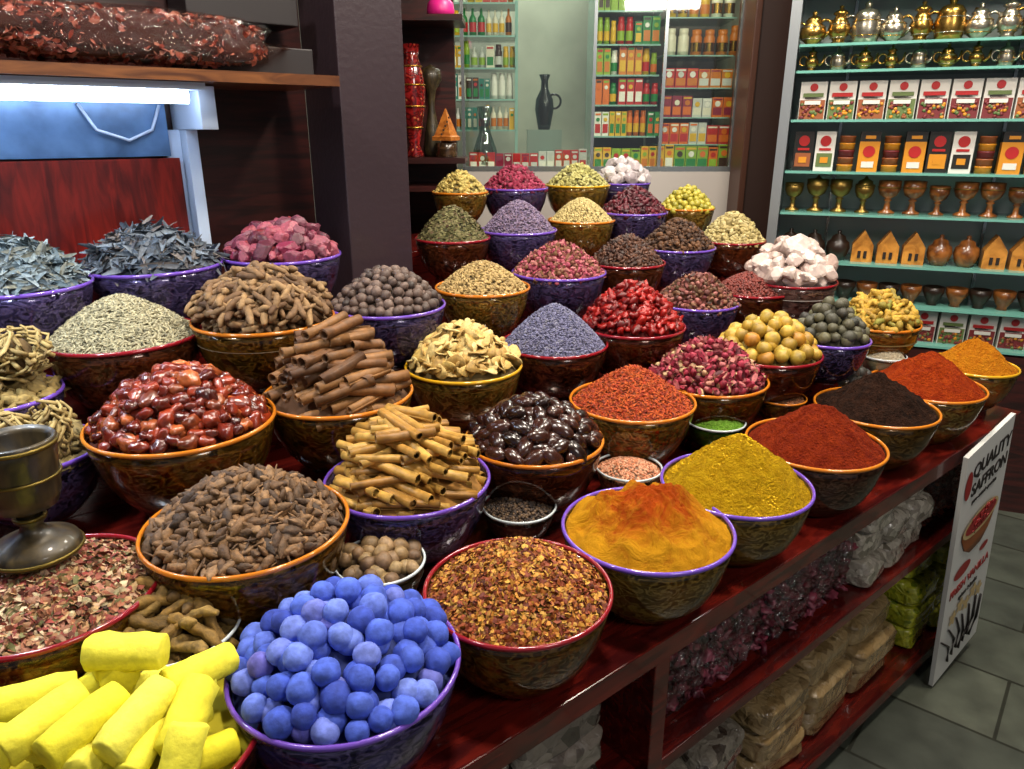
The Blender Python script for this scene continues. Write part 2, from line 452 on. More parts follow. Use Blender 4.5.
def stickpile(mb,tpls,L,r,R,h,z0,yaw,alt=.35,mat=0,jy=.12,smooth=True,dens=1.0):
    nl=max(1,int(h/(1.7*r)))
    for k in range(nl+1):
        f=k/(nl+.4); w=R*.92*math.sqrt(max(.02,1-f**1.5))
        cnt=max(1,int(2*w/(2.15*r)*dens)); d=yaw+(alt if k%2 else -alt)
        rows=(-1,1) if w>L*.62 else (0,)
        for j in range(cnt):
            o=-w+(j+.5)*2*w/cnt
            for q in rows:
                lim=math.sqrt(max(0,w*w-o*o))
                if q and lim<L*.45: continue
                yw=d+rng.normal(0,jy); al=q*min(L*.5,max(0,lim-L*.35))+rng.normal(0,L*.06)
                x=math.cos(d)*al-math.sin(d)*o; y=math.sin(d)*al+math.cos(d)*o
                z=z0+r*.6+k*1.65*r+rng.normal(0,r*.25)
                Rm=rotm(rng.random()*6.28,rng.normal(0,.09)+(q*.10),yw)
                s=L/2*rng.uniform(.8,1.1); rr=r*rng.uniform(.8,1.15)
                mb.add(tpls[rng.integers(0,len(tpls))],(x,y,z),(s,rr,rr),Rm,mat,smooth)

# ------------------------------------------------------------ bowls
RIMC={'o':'c0701c','p':'6a48b0','r':'841420','y':'c8981c','c':'c9d3d6','b':'4a2a18'}
PLINTHS=[]
def bowl(name,x,y,z,D,h,fill,rim='o',tint='d8b890',gold='a87828',hb=None,glass=False):
    R=D/2
    if hb is None: hb=.145*(D/.29)**.75
    e=empty('bowl_of_'+name,(x,y,z-hb))
    PLINTHS.append((x*E1[0]+y*E1[1],x*E2[0]+y*E2[1],z-hb,R*.5))
    def prof(k,dz):
        return [(0,.002+dz),(R*.46*k,.002+dz),(R*.5*k,dz),(R*.53*k,.006+dz),(R*.62*k,hb*.1+dz),(R*.80*k,hb*.32),(R*.91*k,hb*.58),(R*.965*k,hb*.82)]
    mb=MB(); mb.add(lathe(prof(1,0)+[(R*.99,hb),(R*.975,hb),(R*.955,hb*.85)],56))
    mb.obj('bowl_shell',[glass_mat('clear_bowl_glass','d0d8d4',.14) if glass else shell_mat(tint,gold)],e)
    mb=MB(); mb.add(torus(R*.987,.0034 if D>.2 else .0022,64,8),(0,0,hb),(1,1,1.3))
    mb.obj('rim',[plain('rim_'+rim,RIMC[rim],.18,coat=.5)],e)
    mb=MB(); mats=fill(mb,R*.955,h,hb-.012,name)
    mb.obj(name,mats,e)
    mb=MB(); pp=prof(.975,.005); mb.add(lathe(pp+[(R*.95,hb*.9)],56))
    cols,cell=getattr(fill,'info',(('8a6a3a',),80))
    mb.obj('packed_contents',[packed_mat(name,cols,cell)],e)
    return e
def F_items(tpls,cols,dims,n,p=1.8,mind=0,tilt=.35,rough=.6,jit=.2,zj=.4,smooth=True,mott=.35,bump=.3,bscale=150,dark=.35,spec=.5,rmax=.97,under=True):
    def f(mb,R,h,z0,name):
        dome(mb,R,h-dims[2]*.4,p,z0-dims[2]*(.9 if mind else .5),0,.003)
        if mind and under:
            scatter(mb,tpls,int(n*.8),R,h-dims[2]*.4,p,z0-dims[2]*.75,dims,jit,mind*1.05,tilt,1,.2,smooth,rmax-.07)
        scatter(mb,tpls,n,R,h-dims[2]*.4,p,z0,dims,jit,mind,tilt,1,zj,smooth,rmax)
        return [plain('under_'+name,'%02x%02x%02x'%tuple(int(int(cols[len(cols)//2][i:i+2],16)*dark**.6) for i in (0,2,4)),.9),  # darkened dome colour paints shade into the gaps between pieces
              items_mat('mat_'+name,cols,rough,bump,bscale,mott,spec=spec)]
    f.info=(cols,max(25,min(110,.45/dims[1]))); return f
def F_powder(c1,c2,p=1.25,soft=.06,amp=.006,scale=45,grains=(1600,.0016),lo=.4,hi=.62,fr=22,rill=.0035):
    def f(mb,R,h,z0,name):
        dome(mb,R,h,p,z0,0,amp,fr,120,50,soft,seed=len(name),rill=rill)
        m=[powder_mat('mat_'+name,c1,c2,scale,lo=lo,hi=hi)]
        if grains:
            gc=grains[2] if len(grains)>2 else [c1,c2,c2]
            scatter(mb,[rock(3,1,.2)],grains[0],R,h,p,z0-.0005,(grains[1],grains[1],grains[1]*.7),.5,0,.5,1,.5,False)
            m.append(items_mat('grain_'+name,gc,.9,.1,100,.2,spec=.1))
        return m
    f.info=((c1,c2,c1),20); return f
def F_sticks(tpls,cols,L,r,yaw,alt=.35,rough=.6,jy=.12,smooth=True,dens=1,bump=.4,base=.55,bscale=70):
    def f(mb,R,h,z0,name):
        dome(mb,R,h*base,2.2,z0-.01,0,.003)
        stickpile(mb,tpls,L,r,R,h,z0,yaw,alt,1,jy,smooth,dens)
        return [plain('under_'+name,cols[0],.9),items_mat('mat_'+name,cols,rough,bump,bscale,.35)]
    f.info=(cols,40); return f
AMB='d8a868'; PURT='a898d0'; REDT='c88868'
G1='a87828'; G2='c8a048'; GP='8474b0'; GR='8a4a28'

# --- front row
def sulfur(mb,R,h,z0,name):
    dome(mb,R,.02,2.2,z0-.01,0,.003)
    stickpile(mb,CHALKS,.084,.0195,R,.04,z0,1.15,.28,1,.28,True,.75)
    for (x,y,z,yw,pt,s) in [(-.062,-.035,.064,.95,-.15,.045),(-.012,-.045,.068,1.1,-.1,.046),(.040,-.035,.066,1.25,-.2,.045),(.088,-.02,.056,1.55,-.3,.042),(-.10,.01,.054,.55,.1,.042),(.075,.05,.058,.9,.1,.042),(-.03,.05,.066,2.3,.1,.042),(.10,-.07,.042,1.4,-.9,.038),(-.105,-.075,.042,.8,-.8,.038),(.0,.035,.100,.06,.03,.044)]:
        mb.add(CHALKS[int(abs(x*100))%4],(x,y,z0+z),(s,.0215,.0215),rotm(rng.random()*6,pt,yw),1)
    return [plain('under_'+name,'a89c18',.9),items_mat('mat_'+name,['d4c81a','e0d634','e8e050','dad028'],.8,.7,70,.16)]
sulfur.info=(['dcd01c','c8bc1c'],30)
bowl('sulfur_sticks',-.455,.688,.93,.318,.06,sulfur,'r',REDT,GR)
bowl('blue_indigo_balls',-.217,.797,.945,.298,.094,F_items(BALLS,['2c409e','4a64c8','3850b4','6a80d4','5a58a8'],(.0172,.0172,.0168),220,2.0,.0275,.4,.9,.14,.5,mott=.4,bump=.6,bscale=80,rmax=.92),'p',PURT,GP)
bowl('chilli_flakes',.009,.957,.945,.284,.083,F_items(FLAKES,['4a1606','8a3a10','b0701c','c89a3a','5e1c08','8a400e'],(.0050,.0042,.003),6500,1.5,0,.6,.7,.35,1.4,False,mott=.2),'r',AMB,G1)
def curry(mb,R,h,z0,name):
    dome(mb,R,h,1.35,z0,0,.012,18,120,60,.05,seed=3,rill=.006)
    m,nt,b=base_mat('mat_'+name)
    tc=nt.nodes.new('ShaderNodeTexCoord');n1=nt.nodes.new('ShaderNodeTexNoise');n1.inputs['Scale'].default_value=24;n1.inputs['Detail'].default_value=10;n1.inputs['Roughness'].default_value=.78;n1.inputs['Distortion'].default_value=.6
    nt.links.new(tc.outputs['Object'],n1.inputs['Vector'])
    ln=nt.nodes.new('ShaderNodeVectorMath');ln.operation='LENGTH'
    mp=nt.nodes.new('ShaderNodeMapping');mp.inputs['Location'].default_value=(0,.01,-.21)
    nt.links.new(tc.outputs['Object'],mp.inputs[0]);nt.links.new(mp.outputs[0],ln.inputs[0])
    ma=nt.nodes.new('ShaderNodeMath');ma.operation='MULTIPLY_ADD';ma.inputs[1].default_value=3.2
    nt.links.new(ln.outputs['Value'],ma.inputs[0]);nt.links.new(n1.outputs[0],ma.inputs[2])
    r=nt.nodes.new('ShaderNodeValToRGB');r.color_ramp.elements[0].position=.62;r.color_ramp.elements[1].position=.92
    r.color_ramp.elements[0].color=lin('a8440a');r.color_ramp.elements[1].color=lin('cc9018')
    nt.links.new(ma.outputs[0],r.inputs[0]);nt.links.new(r.outputs[0],b.inputs['Base Color']);b.inputs['Roughness'].default_value=.95;b.inputs['Specular IOR Level'].default_value=.1
    bp=nt.nodes.new('ShaderNodeBump');bp.inputs['Strength'].default_value=1;bp.inputs['Distance'].default_value=.02
    nt.links.new(n1.outputs[0],bp.inputs['Height']);nt.links.new(bp.outputs[0],b.inputs['Normal'])
    return [m]
curry.info=(('b88a1c','8a6a18','c8a02c'),14)
bowl('curry_powder',.236,1.139,.945,.298,.088,curry,'p','c8b070',G2)
bowl('turmeric_powder',.439,1.309,.945,.290,.116,F_powder('b08406','d0a814',1.25,.04,.009,60,(2200,.0018,['c89a0c','e0bc2c']),rill=.003),'p','b8a850',G2)
bowl('paprika_powder',.670,1.505,.945,.296,.100,F_powder('701c08','98340e',1.2,.05,.008),'o','a07080','8a5a40')
bowl('ground_black_pepper',.909,1.730,.945,.290,.096,F_powder('180c06','3c2418',1.2,.05,.009),'o',AMB,G1)
bowl('red_chilli_powder',1.123,1.898,.945,.293,.104,F_powder('8a2606','b2440e',1.2,.05,.007),'o','e0a050',G2)
bowl('orange_saffron_powder',1.356,2.079,.945,.238,.088,F_powder('b8660a','d48a1a',1.3,.06,.006),'y','f0c060',G2)
# --- small bowls
bowl('nutmegs',-.214,1.042,.94,.146,.035,F_items(NUTS,['7a5c3e','9a8258','5e4630','a88a64'],(.015,.0125,.0125),50,2,.021,.5,.6,rmax=.85),'c',hb=.08,glass=True)
bowl('black_peppercorns',.014,1.284,.91,.144,.03,F_items(PEPP,['1c1410','3a2a20','6a5238'],(.0033,.0033,.0033),1100,2,0,.5,.6),'c',hb=.07,glass=True)
bowl('pink_salt',.253,1.456,.91,.143,.025,F_items(CRYS[:3],['d09070','c87a50','dcb090','b86c40'],(.0033,.003,.003),900,2,0,.5,.4,smooth=False),'c',hb=.07,glass=True)
bowl('green_herb',.500,1.688,.925,.143,.05,F_powder('6aa02c','98cc50',1.6,.08,.003,80,(1200,.0022,['7ab040','a8dc68'])),'c','a0d880','6a9a38',hb=.065)
bowl('white_salt',1.081,2.064,.98,.125,.05,F_powder('c0b090','ddd4bc',1.4,.08,.004),'c',hb=.06,glass=True)
bowl('cumin_seeds',.707,1.832,.935,.132,.055,F_items([SEED],['6a3a1c','9a6030','4a2410'],(.004,.0014,.0014),1100,1.6,0,.4),'o',hb=.065)
bowl('galangal_roots',-.470,.862,.95,.18,.065,F_items(ROOTS,['5a4220','8a6a30','42300f','a08040'],(.036,.036,.036),44,1.6,.015,.6,.8,bump=.9,bscale=120,mott=.5,rmax=.8),'c',hb=.085,glass=True)
bowl('dark_dried_limes',.922,1.990,.95,.155,.05,F_items(NUTS,['2a2a26','3e3c34','1e1c1a'],(.018,.018,.017),36,2,.026,.5,.55),'b','605040',G1,hb=.08)
# --- second row
bowl('mixed_petal_herbs',-.641,.872,1.0,.293,.05,F_items(FLAKES,['7a1a1c','b89868','8a3a2c','5a5a2a','c8b490','984038','3a2414'],(.0070,.005,.004),4200,1.8,0,.6,.7,.45,1.2,False),'r',AMB,G1)
bowl('black_cardamom_pods',-.406,1.003,1.03,.306,.095,F_items(PODS+TWIGS[:1],['33241a','5c4228','7c5a36','46301e','8e6c48'],(.0140,.0064,.0064),900,1.5,.0092,.5,.7,.35,1.0,bump=.7,mott=.5,rmax=.93),'o',AMB,G1)
bowl('cinnamon_sticks',-.190,1.219,1.0,.300,.13,F_sticks(QUILLS,['8a6024','b8883a','caa04e','a0742c'],.110,.0095,-.15,.45,.5,.22),'p','907ca0',GP)
bowl('tonka_pods',.045,1.392,1.005,.283,.09,F_items(SMOOTHP,['180a06','2a140e','3a1e16'],(.027,.0165,.014),90,2,.027,.3,.22,.15,.5,mott=.2,bump=.1,spec=.7,rmax=.9),'o',REDT,GR)
bowl('safflower_petals',.280,1.617,1.005,.291,.095,F_items([FLAKES[0],FLAKES[1],SEED],['7a2008','a8380a','c05814','5e1806'],(.0055,.0018,.0018),7500,1.3,0,.5,.8,.35,1.5,False,mott=.2),'o','e0904a',G2)
bowl('rose_buds',.497,1.778,1.005,.296,.11,F_items(BUDS,['4a0a18','8a1a30','a83048','5e0e1c','b06060','c0a878'],(.0105,.0105,.014),430,1.7,.0145,.9,.7,.25,.6,mott=.4,rmax=.92),'o',AMB,G1)
bowl('dried_limes',.680,1.892,1.04,.279,.115,F_items(NUTS,['8a6c20','b89434','c4a444','9a8028','a8701c'],(.0205,.020,.0195),120,1.7,.033,.5,.5,.16,.5,mott=.45,bscale=50,bump=.4,rmax=.88),'r',REDT,GR)
bowl('black_limes',.869,1.959,1.06,.213,.12,F_items(NUTS,['2e2e26','4a4838','5e5a40','2a2622'],(.0165,.0165,.016),110,1.6,.026,.5,.6,rmax=.86),'p','605080',GP)
bowl('turmeric_fingers',1.081,2.138,1.06,.243,.10,F_items(ROOTS,['a07a1c','c09a34','94701c','7a7a2a'],(.030,.036,.036),170,1.5,.012,.4,.7,bump=.5,rmax=.82),'o','e0b060',G2)
# --- third row
bowl('dried_maryam_flowers',-.863,1.209,1.06,.240,.05,F_items(CRUMP,['6a5a34','8a7a4c'],(.02,.02,.015),60,2,.025,.5,.8),'p',PURT,GP)
bowl('dates',-.588,1.228,1.11,.319,.105,F_items(DATES,['3a0c06','6a1e0e','8a3016','4a1008','b86030'],(.0165,.0110,.0105),360,1.7,.0175,.6,.24,.3,.8,mott=.55,bump=.7,bscale=60,spec=.7,rmax=.92),'o',AMB,G1)
bowl('cassia_bark',-.349,1.405,1.10,.296,.15,F_sticks(QUILLS[1:],['52341a','784e26','946838','66421f'],.108,.0122,.80,.24,.6,.16),'o',AMB,G1)
bowl('dried_ginger_slices',-.115,1.681,1.07,.278,.11,F_items(SLICES,['b8984c','d4bc7c','c8a860','a07c3c'],(.021,.015,.016),260,1.7,.014,.55,.65,.3,.8,mott=.35,rmax=.85),'y','e0b870',G2)
bowl('lavender_flowers',.110,1.874,1.07,.283,.115,F_items([SEED],['4e4e6c','6c6c8c','8080a0','403e58','9090a0'],(.0042,.0018,.0018),8500,1.45,0,.5,.8,.3,2,mott=.2),'r','806878',GR)
bowl('red_chilli_flowers',.332,1.985,1.09,.289,.13,F_items(CRUMP,['5a0606','880a08','a41810','680808'],(.017,.013,.012),340,1.6,.015,.7,.4,.35,.7,mott=.35,rmax=.9),'r',REDT,GR)
bowl('mixed_potpourri',.577,2.274,1.09,.259,.10,F_items(BUDS,['5a1a20','8a5a40','4a3a20','a0605a','2e1a14'],(.010,.010,.012),320,1.7,.014,.8,.7),'p',PURT,GP)
bowl('sumac_berries',.788,2.409,1.10,.257,.07,F_items(PEPP,['4a1410','7a2a1c','5e1c14'],(.0045,.0045,.0045),2200,1.8,0,.5,.6),'r',REDT,GR)
bowl('alum_crystals',.924,2.426,1.13,.287,.145,F_items(CRYS,['b49c94','ccbcb4','a88c80'],(.044,.036,.034),40,1.5,.038,.6,.3,.35,.5,False,mott=.2,bump=.3,bscale=60,rmax=.80),'r','c08878','b08a80')
bowl('straw_roots',-.973,1.304,1.13,.234,.05,F_items(CRUMP,['7a6638','9a844c'],(.02,.02,.015),60,2,.025,.5,.8),'p',PURT,GP)
# --- fourth row
bowl('fennel_seeds',-.820,1.511,1.19,.310,.095,F_items([SEEDB,SEED],['7e7860','a09a7c','b8b08e','605c44'],(.0075,.0019,.0019),6200,1.5,0,.4,.8,.3,2,mott=.25),'r',REDT,GR)
bowl('ashwagandha_twigs',-.543,1.580,1.21,.302,.105,F_items(TWIGS,['5a3e24','7a5c3c','96764e','4a321c'],(.028,.030,.030),520,1.7,.007,.25,.75,.35,1.2,bump=.6,bscale=90,rmax=.82),'o',AMB,G1)
bowl('allspice_berries',-.307,1.794,1.19,.284,.10,F_items(NUTS,['3a2c26','54423a','6e5a50','2c201c'],(.0125,.0125,.012),330,1.8,.0185,.5,.6,.18,.6,rmax=.9),'p',PURT,GP)
bowl('green_cardamom',-.081,2.016,1.19,.261,.08,F_items([PODS[0],PODS[1]],['8a7040','a8905a','b89a64','6e5a30'],(.007,.0036,.0036),1700,1.6,0,.4,.75,.2,1.2,rmax=.93),'o','e0b060',G2)
bowl('dried_rosebuds_pink',.143,2.243,1.19,.286,.10,F_items(BUDS,['8a2c40','a84c60','b87070','7a5038','6a4a28'],(.0095,.0095,.0115),520,1.6,.0125,.8,.75),'p',PURT,GP)
bowl('star_anise',.375,2.423,1.19,.252,.10,F_items(CRUMP,['2e1810','4a2a1a','5e3822'],(.010,.009,.006),520,1.7,.010,.6,.6,rmax=.93),'r',REDT,GR)
bowl('cloves',.611,2.751,1.19,.277,.11,F_items(TWIGS[:2]+PEPP[:1],['2e1a10','4e3018','6a4424'],(.010,.008,.008),1300,1.6,0,.5,.7,.3,1.2),'p',PURT,GP)
bowl('pistachio_shells',.862,2.935,1.19,.263,.12,F_items(PODS[:2],['9a8a50','c0b07c','7a6a38','ae9a62'],(.014,.008,.007),500,1.6,.012,.5,.7),'r',REDT,GR)
# --- fifth row
bowl('dried_sage_leaves',-1.038,1.545,1.29,.274,.105,F_items(LEAVES,['4a5a62','6a7c84','8c9aa0','3a464c','7a7c70'],(.024,.0050,.007),700,1.6,.008,.6,.7,.3,1.3,rmax=.9),'p',PURT,GP)
bowl('dried_eucalyptus_bark',-.871,1.789,1.29,.32,.10,F_items(LEAVES+TWIGS[:1],['2e3640','4a5562','66727e','3a3c44','70665e'],(.036,.0060,.008),520,1.7,.009,.5,.65,.3,1.3,rmax=.9),'p',PURT,GP)
bowl('red_resin_stones',-.601,1.941,1.29,.30,.095,F_items(CRYS+LUMPS[:1],['4a1626','7a2440','6a3a48','984858','701818'],(.026,.020,.017),120,1.7,.023,.6,.5,.45,.6,False,mott=.4,rmax=.85),'p',PURT,GP)
bowl('dried_thyme',-.197,2.481,1.26,.249,.115,F_items(FLAKES,['3a3a1c','5e5a30','7a744a','4a2e1c'],(.008,.005,.004),2400,1.6,0,.5,.8,.3,1.2,False),'r',REDT,GR)
bowl('lavender_buds',.022,2.609,1.27,.267,.11,F_items([SEED],['5a4a68','7a6a88','8a7a90','6a5060'],(.0055,.0025,.0025),3600,1.6,0,.5,.8,.3,2),'p',PURT,GP)
bowl('coriander_seeds',.268,2.911,1.27,.258,.095,F_items(PEPP,['a8945a','c8b47a','8a7640'],(.0045,.0045,.0045),2600,1.6,0,.5,.7),'o','e0b060',G2)
bowl('hibiscus_flowers',.485,3.011,1.29,.267,.11,F_items(CRUMP,['2e0810','4e101c','6a1a28'],(.014,.012,.010),420,1.6,.013,.6,.5),'p',PURT,GP)
bowl('preserved_lemons',.732,3.169,1.29,.226,.10,F_items(NUTS,['9a9028','b8a83c','807c20'],(.013,.013,.013),170,1.6,.020,.5,.5),'o','e0b060',G2)
# --- back row
bowl('chamomile_flowers',-.198,2.909,1.375,.214,.09,F_items(CRUMP,['a88a40','c8b468','8a7630'],(.010,.009,.008),420,1.6,0,.5,.8),'o','e0b060',G2)
bowl('damask_rose_petals',.012,3.116,1.375,.269,.10,F_items(CRUMP,['5a0c20','8a1a3a','a03050'],(.013,.011,.009),520,1.6,0,.6,.7),'p',PURT,GP)
bowl('dried_jasmine',.282,3.289,1.375,.280,.10,F_items(CRUMP,['a09850','bcb474','847e40'],(.010,.009,.008),700,1.6,0,.5,.8),'y','e0c060',G2)
bowl('rock_salt_crystals',.496,3.417,1.375,.241,.12,F_items(CRYS,['a89c9c','c8bebc','94868a'],(.03,.026,.024),60,1.6,.03,.6,.4,.3,.5,False,mott=.15,rmax=.85),'p',PURT,GP)

mb=MB(); mb.add(tube([(0,0,0),(.02,.012,.06),(.032,.02,.11)],[.004,.003,.0035],8)); mb.add(rock(2,2,.02),(0,0,-.005),(.014,.018,.008))
mb.obj('measuring_spoon',[plain('spoon_plastic','d8d8d4',.3)],loc=(.735,1.835,.985))

# ------------------------------------------------------------ display table
WD=wood_mat('red_lacquer_wood','34080a','64170f',.22,.5,(2,14,14))
WD2=wood_mat('dark_wood','1e0a08','3a1410',.35,.2)
mb=MB()
S0,S1=-1.5,2.5
mb.box(S0,S1,.628,.88,.755,.80)
mb.box(S0,S1+.0,.88,1.2,.755,.835)
mb.box(S0,2.72,1.2,1.47,.755,.915)
mb.box(S0,2.72,1.47,1.8,.755,1.0)
mb.box(S0,1.0,1.8,2.1,.755,1.09); mb.box(1.0,1.25,1.8,1.96,.755,1.09); mb.box(1.25,2.72,1.8,2.2,.755,1.09)
mb.box(1.25,2.72,2.2,2.6,.755,1.2)
tops=[(.88,.80),(1.2,.835),(1.47,.915),(1.8,1.0),(2.2,1.09),(9,1.2)]
for s_,t_,zb,r_ in PLINTHS:
    for lim,tz in tops:
        if t_<lim: break
    if zb-tz>.004:
        mb.add(lathe([(0,0),(r_,0),(r_,zb-tz-.0005),(0,zb-tz-.0005)],24),(s_,t_,tz),smooth=False)
mb.box(S0,S1,.655,1.2,.455,.485); mb.box(S0,S1,.64,1.2,.05,.09)
for s_ in (S0,-.6,.12,.85,2.46): mb.box(s_,s_+.04,.645,1.2,0,.755)
mb.box(S0,S1,1.2,1.23,0,.755,1); mb.box(S0,2.72,2.08,2.1,0,.755,1); mb.box(2.68,2.72,1.2,2.6,0,.755,1)
mb.obj('display_table',[WD,WD2],rz=ANG,bevel=.004)

def pillow(seed,n=26,m=20,pw=.45,amp=.07,wr=.035):
    V=[];F=[]
    for i in range(m+1):
        ph=-math.pi/2+math.pi*i/m
        for k in range(n):
            th=2*math.pi*k/n
            def sg(v,e): return math.copysign(abs(v)**e,v)
            x=sg(math.cos(ph),pw)*sg(math.cos(th),pw);y=sg(math.cos(ph),pw)*sg(math.sin(th),pw);z=sg(math.sin(ph),pw*1.4)
            q=1+amp*2*noise.noise(Vector((x*2.3+seed*5,y*2.3,z*2.3)))+wr*2*noise.noise(Vector((x*6+seed,y*6,z*7)))
            V.append((x*q,y*q,z*q))
    for i in range(m):
        for k in range(n):
            k2=(k+1)%n;F.append((i*n+k,i*n+k2,(i+1)*n+k2,(i+1)*n+k))
    return T(V,F)
PIL=[pillow(i) for i in range(5)]
PILB=[pillow(i+7,36,26,.28,.035,.012) for i in range(5)]
def bag_mat(name,c1,c2,c3,scale=55,rough=.15,bd=.012):
    m,nt,b=base_mat(name)
    tc=nt.nodes.new('ShaderNodeTexCoord');v=nt.nodes.new('ShaderNodeTexVoronoi');v.inputs['Scale'].default_value=scale
    nt.links.new(tc.outputs['Object'],v.inputs['Vector'])
    r=nt.nodes.new('ShaderNodeValToRGB');r.color_ramp.elements.new(.5)
    for i,(p,c) in enumerate([(0,c1),(.5,c2),(1,c3)]): r.color_ramp.elements[i].position=p;r.color_ramp.elements[i].color=lin(c)
    sx=nt.nodes.new('ShaderNodeSeparateColor');nt.links.new(v.outputs['Color'],sx.inputs[0]);nt.links.new(sx.outputs[0],r.inputs[0]);nt.links.new(r.outputs[0],b.inputs['Base Color'])
    n=nt.nodes.new('ShaderNodeTexNoise');n.inputs['Scale'].default_value=30;n.inputs['Detail'].default_value=6;n.inputs['Distortion'].default_value=1.5
    nt.links.new(tc.outputs['Object'],n.inputs['Vector'])
    bp=nt.nodes.new('ShaderNodeBump');bp.inputs['Strength'].default_value=.9;bp.inputs['Distance'].default_value=bd
    nt.links.new(n.outputs[0],bp.inputs['Height']);nt.links.new(bp.outputs[0],b.inputs['Normal'])
    b.inputs['Roughness'].default_value=rough;b.inputs['Coat Weight'].default_value=.8;b.inputs['Coat Roughness'].default_value=.08
    return m
def bags(name,mat,s0,s1,z0,z1,hw,hh,seed,t=.775,pil=None):
    pil=pil or PILB
    r=random.Random(seed);mb=MB();z=z0+hh
    while z+hh<z1+.02:
        s=s0+hw
        while s+hw<=s1+.02:
            mb.add(pil[r.randrange(5)],(s,t+r.uniform(-.01,.03),z),(hw*.95,.10,hh*.97),rotm(r.uniform(-.03,.03),r.uniform(-.05,.05),r.uniform(-.1,.1)))
            s+=2*hw
        z+=2*hh*.97
    mb.obj(name,[mat],rz=ANG)
def filled_bags(name,s0,s1,z0,z1,cols,tpls,size,n,nb,rough=.4):
    mb=MB();w=(s1-s0)/nb
    for b_ in range(nb):
        c0=s0+w*(b_+.5)
        u=rng.uniform(-1,1,(n,3)); u=np.sign(u)*np.abs(u)**.8
        P=np.stack([c0+u[:,0]*w*.46,.79+u[:,1]*.085,(z0+z1)/2+u[:,2]*(z1-z0)*.43],1)
        k=rng.normal(0,1,(n,3)); B=basis(k,rng.random(n)*6.28)
        S=np.array(size)[None]*rng.uniform(.7,1.3,(n,1))
        idx=rng.integers(0,len(tpls),n)
        for i,t in enumerate(tpls):
            q=idx==i; mb.many(t,B[q],S[q],P[q],0,True)
        mb.add(PIL[b_%5],(c0,.79,(z0+z1)/2),(w*.5,.10,(z1-z0)*.5),mat=1)
    mb.obj(name,[items_mat('mat_'+name,cols,rough,.3,100,.3),film_mat('wrapping_film')],rz=ANG)
filled_bags('hibiscus_bag_stack',.90,1.69,.487,.735,['3a0e1a','5c1828','802c40','9a5a68'],CRUMP,(.016,.013,.008),900,4)
filled_bags('chilli_bag_stack',2.1,2.44,.487,.735,['5a1a0a','8a3418','a85a34'],FLAKES+[SEED],(.009,.006,.005),2500,2)
bags('clear_herb_bag_stack',bag_mat('bagged_clear','8a8074','bcb4a4','5e5648',60),1.70,2.08,.487,.74,.065,.04,2)
bags('spice_packet_stack',bag_mat('bagged_beige','8a7048','a08860','6e5838',30),1.3,2.05,.092,.36,.12,.04,4)
bags('green_tea_bag_stack',bag_mat('bagged_green','8a8a1c','b0b030','5a6a14',80),2.1,2.45,.092,.42,.085,.04,5)
bags('dark_herb_bag_stack',bag_mat('bagged_dark','6a6258','8e8678','3c3028',60),.90,1.28,.092,.38,.09,.04,6)
bags('plastic_bag_stack',bag_mat('bagged_grey','3e3630','6a6058','8a8074',35),.18,.83,.487,.68,.1,.035,7)

# ------------------------------------------------------------ sign
e=empty('spice_advert_sign',(0,0,0),ANG)
sg=MB(); sg.box(-.155,.155,-.006,.006,-.40,.40,0)
so=sg.obj('board',[plain('sign_white','c8c8c4',.35)],e,(2.225,.60,.43))
so.rotation_euler=(0,math.radians(-9),0)
def txt(s,size,x,z,mat):
    cu=bpy.data.curves.new('lettering','FONT');cu.body=s;cu.size=size;cu.align_x='CENTER';cu.extrude=.0006;cu.offset=.0012
    o=bpy.data.objects.new('lettering',cu);col.objects.link(o);o.parent=so;o.location=(x,-.0075,z);o.rotation_euler=(math.pi/2,0,0);cu.materials.append(mat)
bk=plain('print_dark','1c1414',.5);rd=plain('print_red','8a1c1c',.5)
txt('QUALITY',.060,0.022,.31,bk);txt('SAFFRON',.056,.022,.25,bk);txt('FRESH VANILLA',.038,0,-.085,rd)
txt('pure - natural - premium',.016,0,.222,bk);txt('spices & herbs',.022,0,-.125,bk)
mb=MB()
mb.add(lathe([(0,0),(.04,0),(.085,.03),(.115,.08),(.12,.10)],28),(0,-.0085,.035),(1,.02,1),mat=0)
mb.add(DISC,(0,-.0115,.135),(.12,1,.040),mat=3);mb.add(DISC,(0,-.012,.137),(.105,1,.030),mat=1)
for i in range(26):
    a=random.uniform(0,6.28);q=random.uniform(0,1)
    mb.add(tube([(0,0,0),(.01,0,.006),(.024,0,0)],[.0012,.0014,.0008],5),(-.01+.085*q*math.cos(a),-.014,.145+.03*q*math.sin(a)),rot=rotm(0,random.uniform(-1,1),0),mat=1)
mb.add(DISC,(-.125,-.0078,.30),(.022,1,.045),mat=1)
mb.add(DISC,(-.07,-.0078,-.01),(.055,1,.022),mat=1);mb.add(DISC,(.075,-.0078,-.005),(.03,1,.012),mat=1)
for i in range(7): mb.add(tube([(0,0,0),(.02,0,.06),(-.01,0,.14)],[.004,.004,.003],6),(-.08+i*.025,-.010,-.35+.01*(i%3)),rot=rotm(0,.5*(i-3)*.3,0),mat=2)
for i in range(5):
    for k in range(5): mb.add(DISC,(-.09+i*.045+.014*math.cos(k*1.257),-.009-.0003*k,-.175+.02*(i%2)+.014*math.sin(k*1.257)),(.013,1,.008),rotm(0,-k*1.257,0),mat=3)
mb.obj('printed_picture',[plain('print_bowl','8a4a20',.5),rd,bk,plain('print_cream','b8a070',.5)],so)

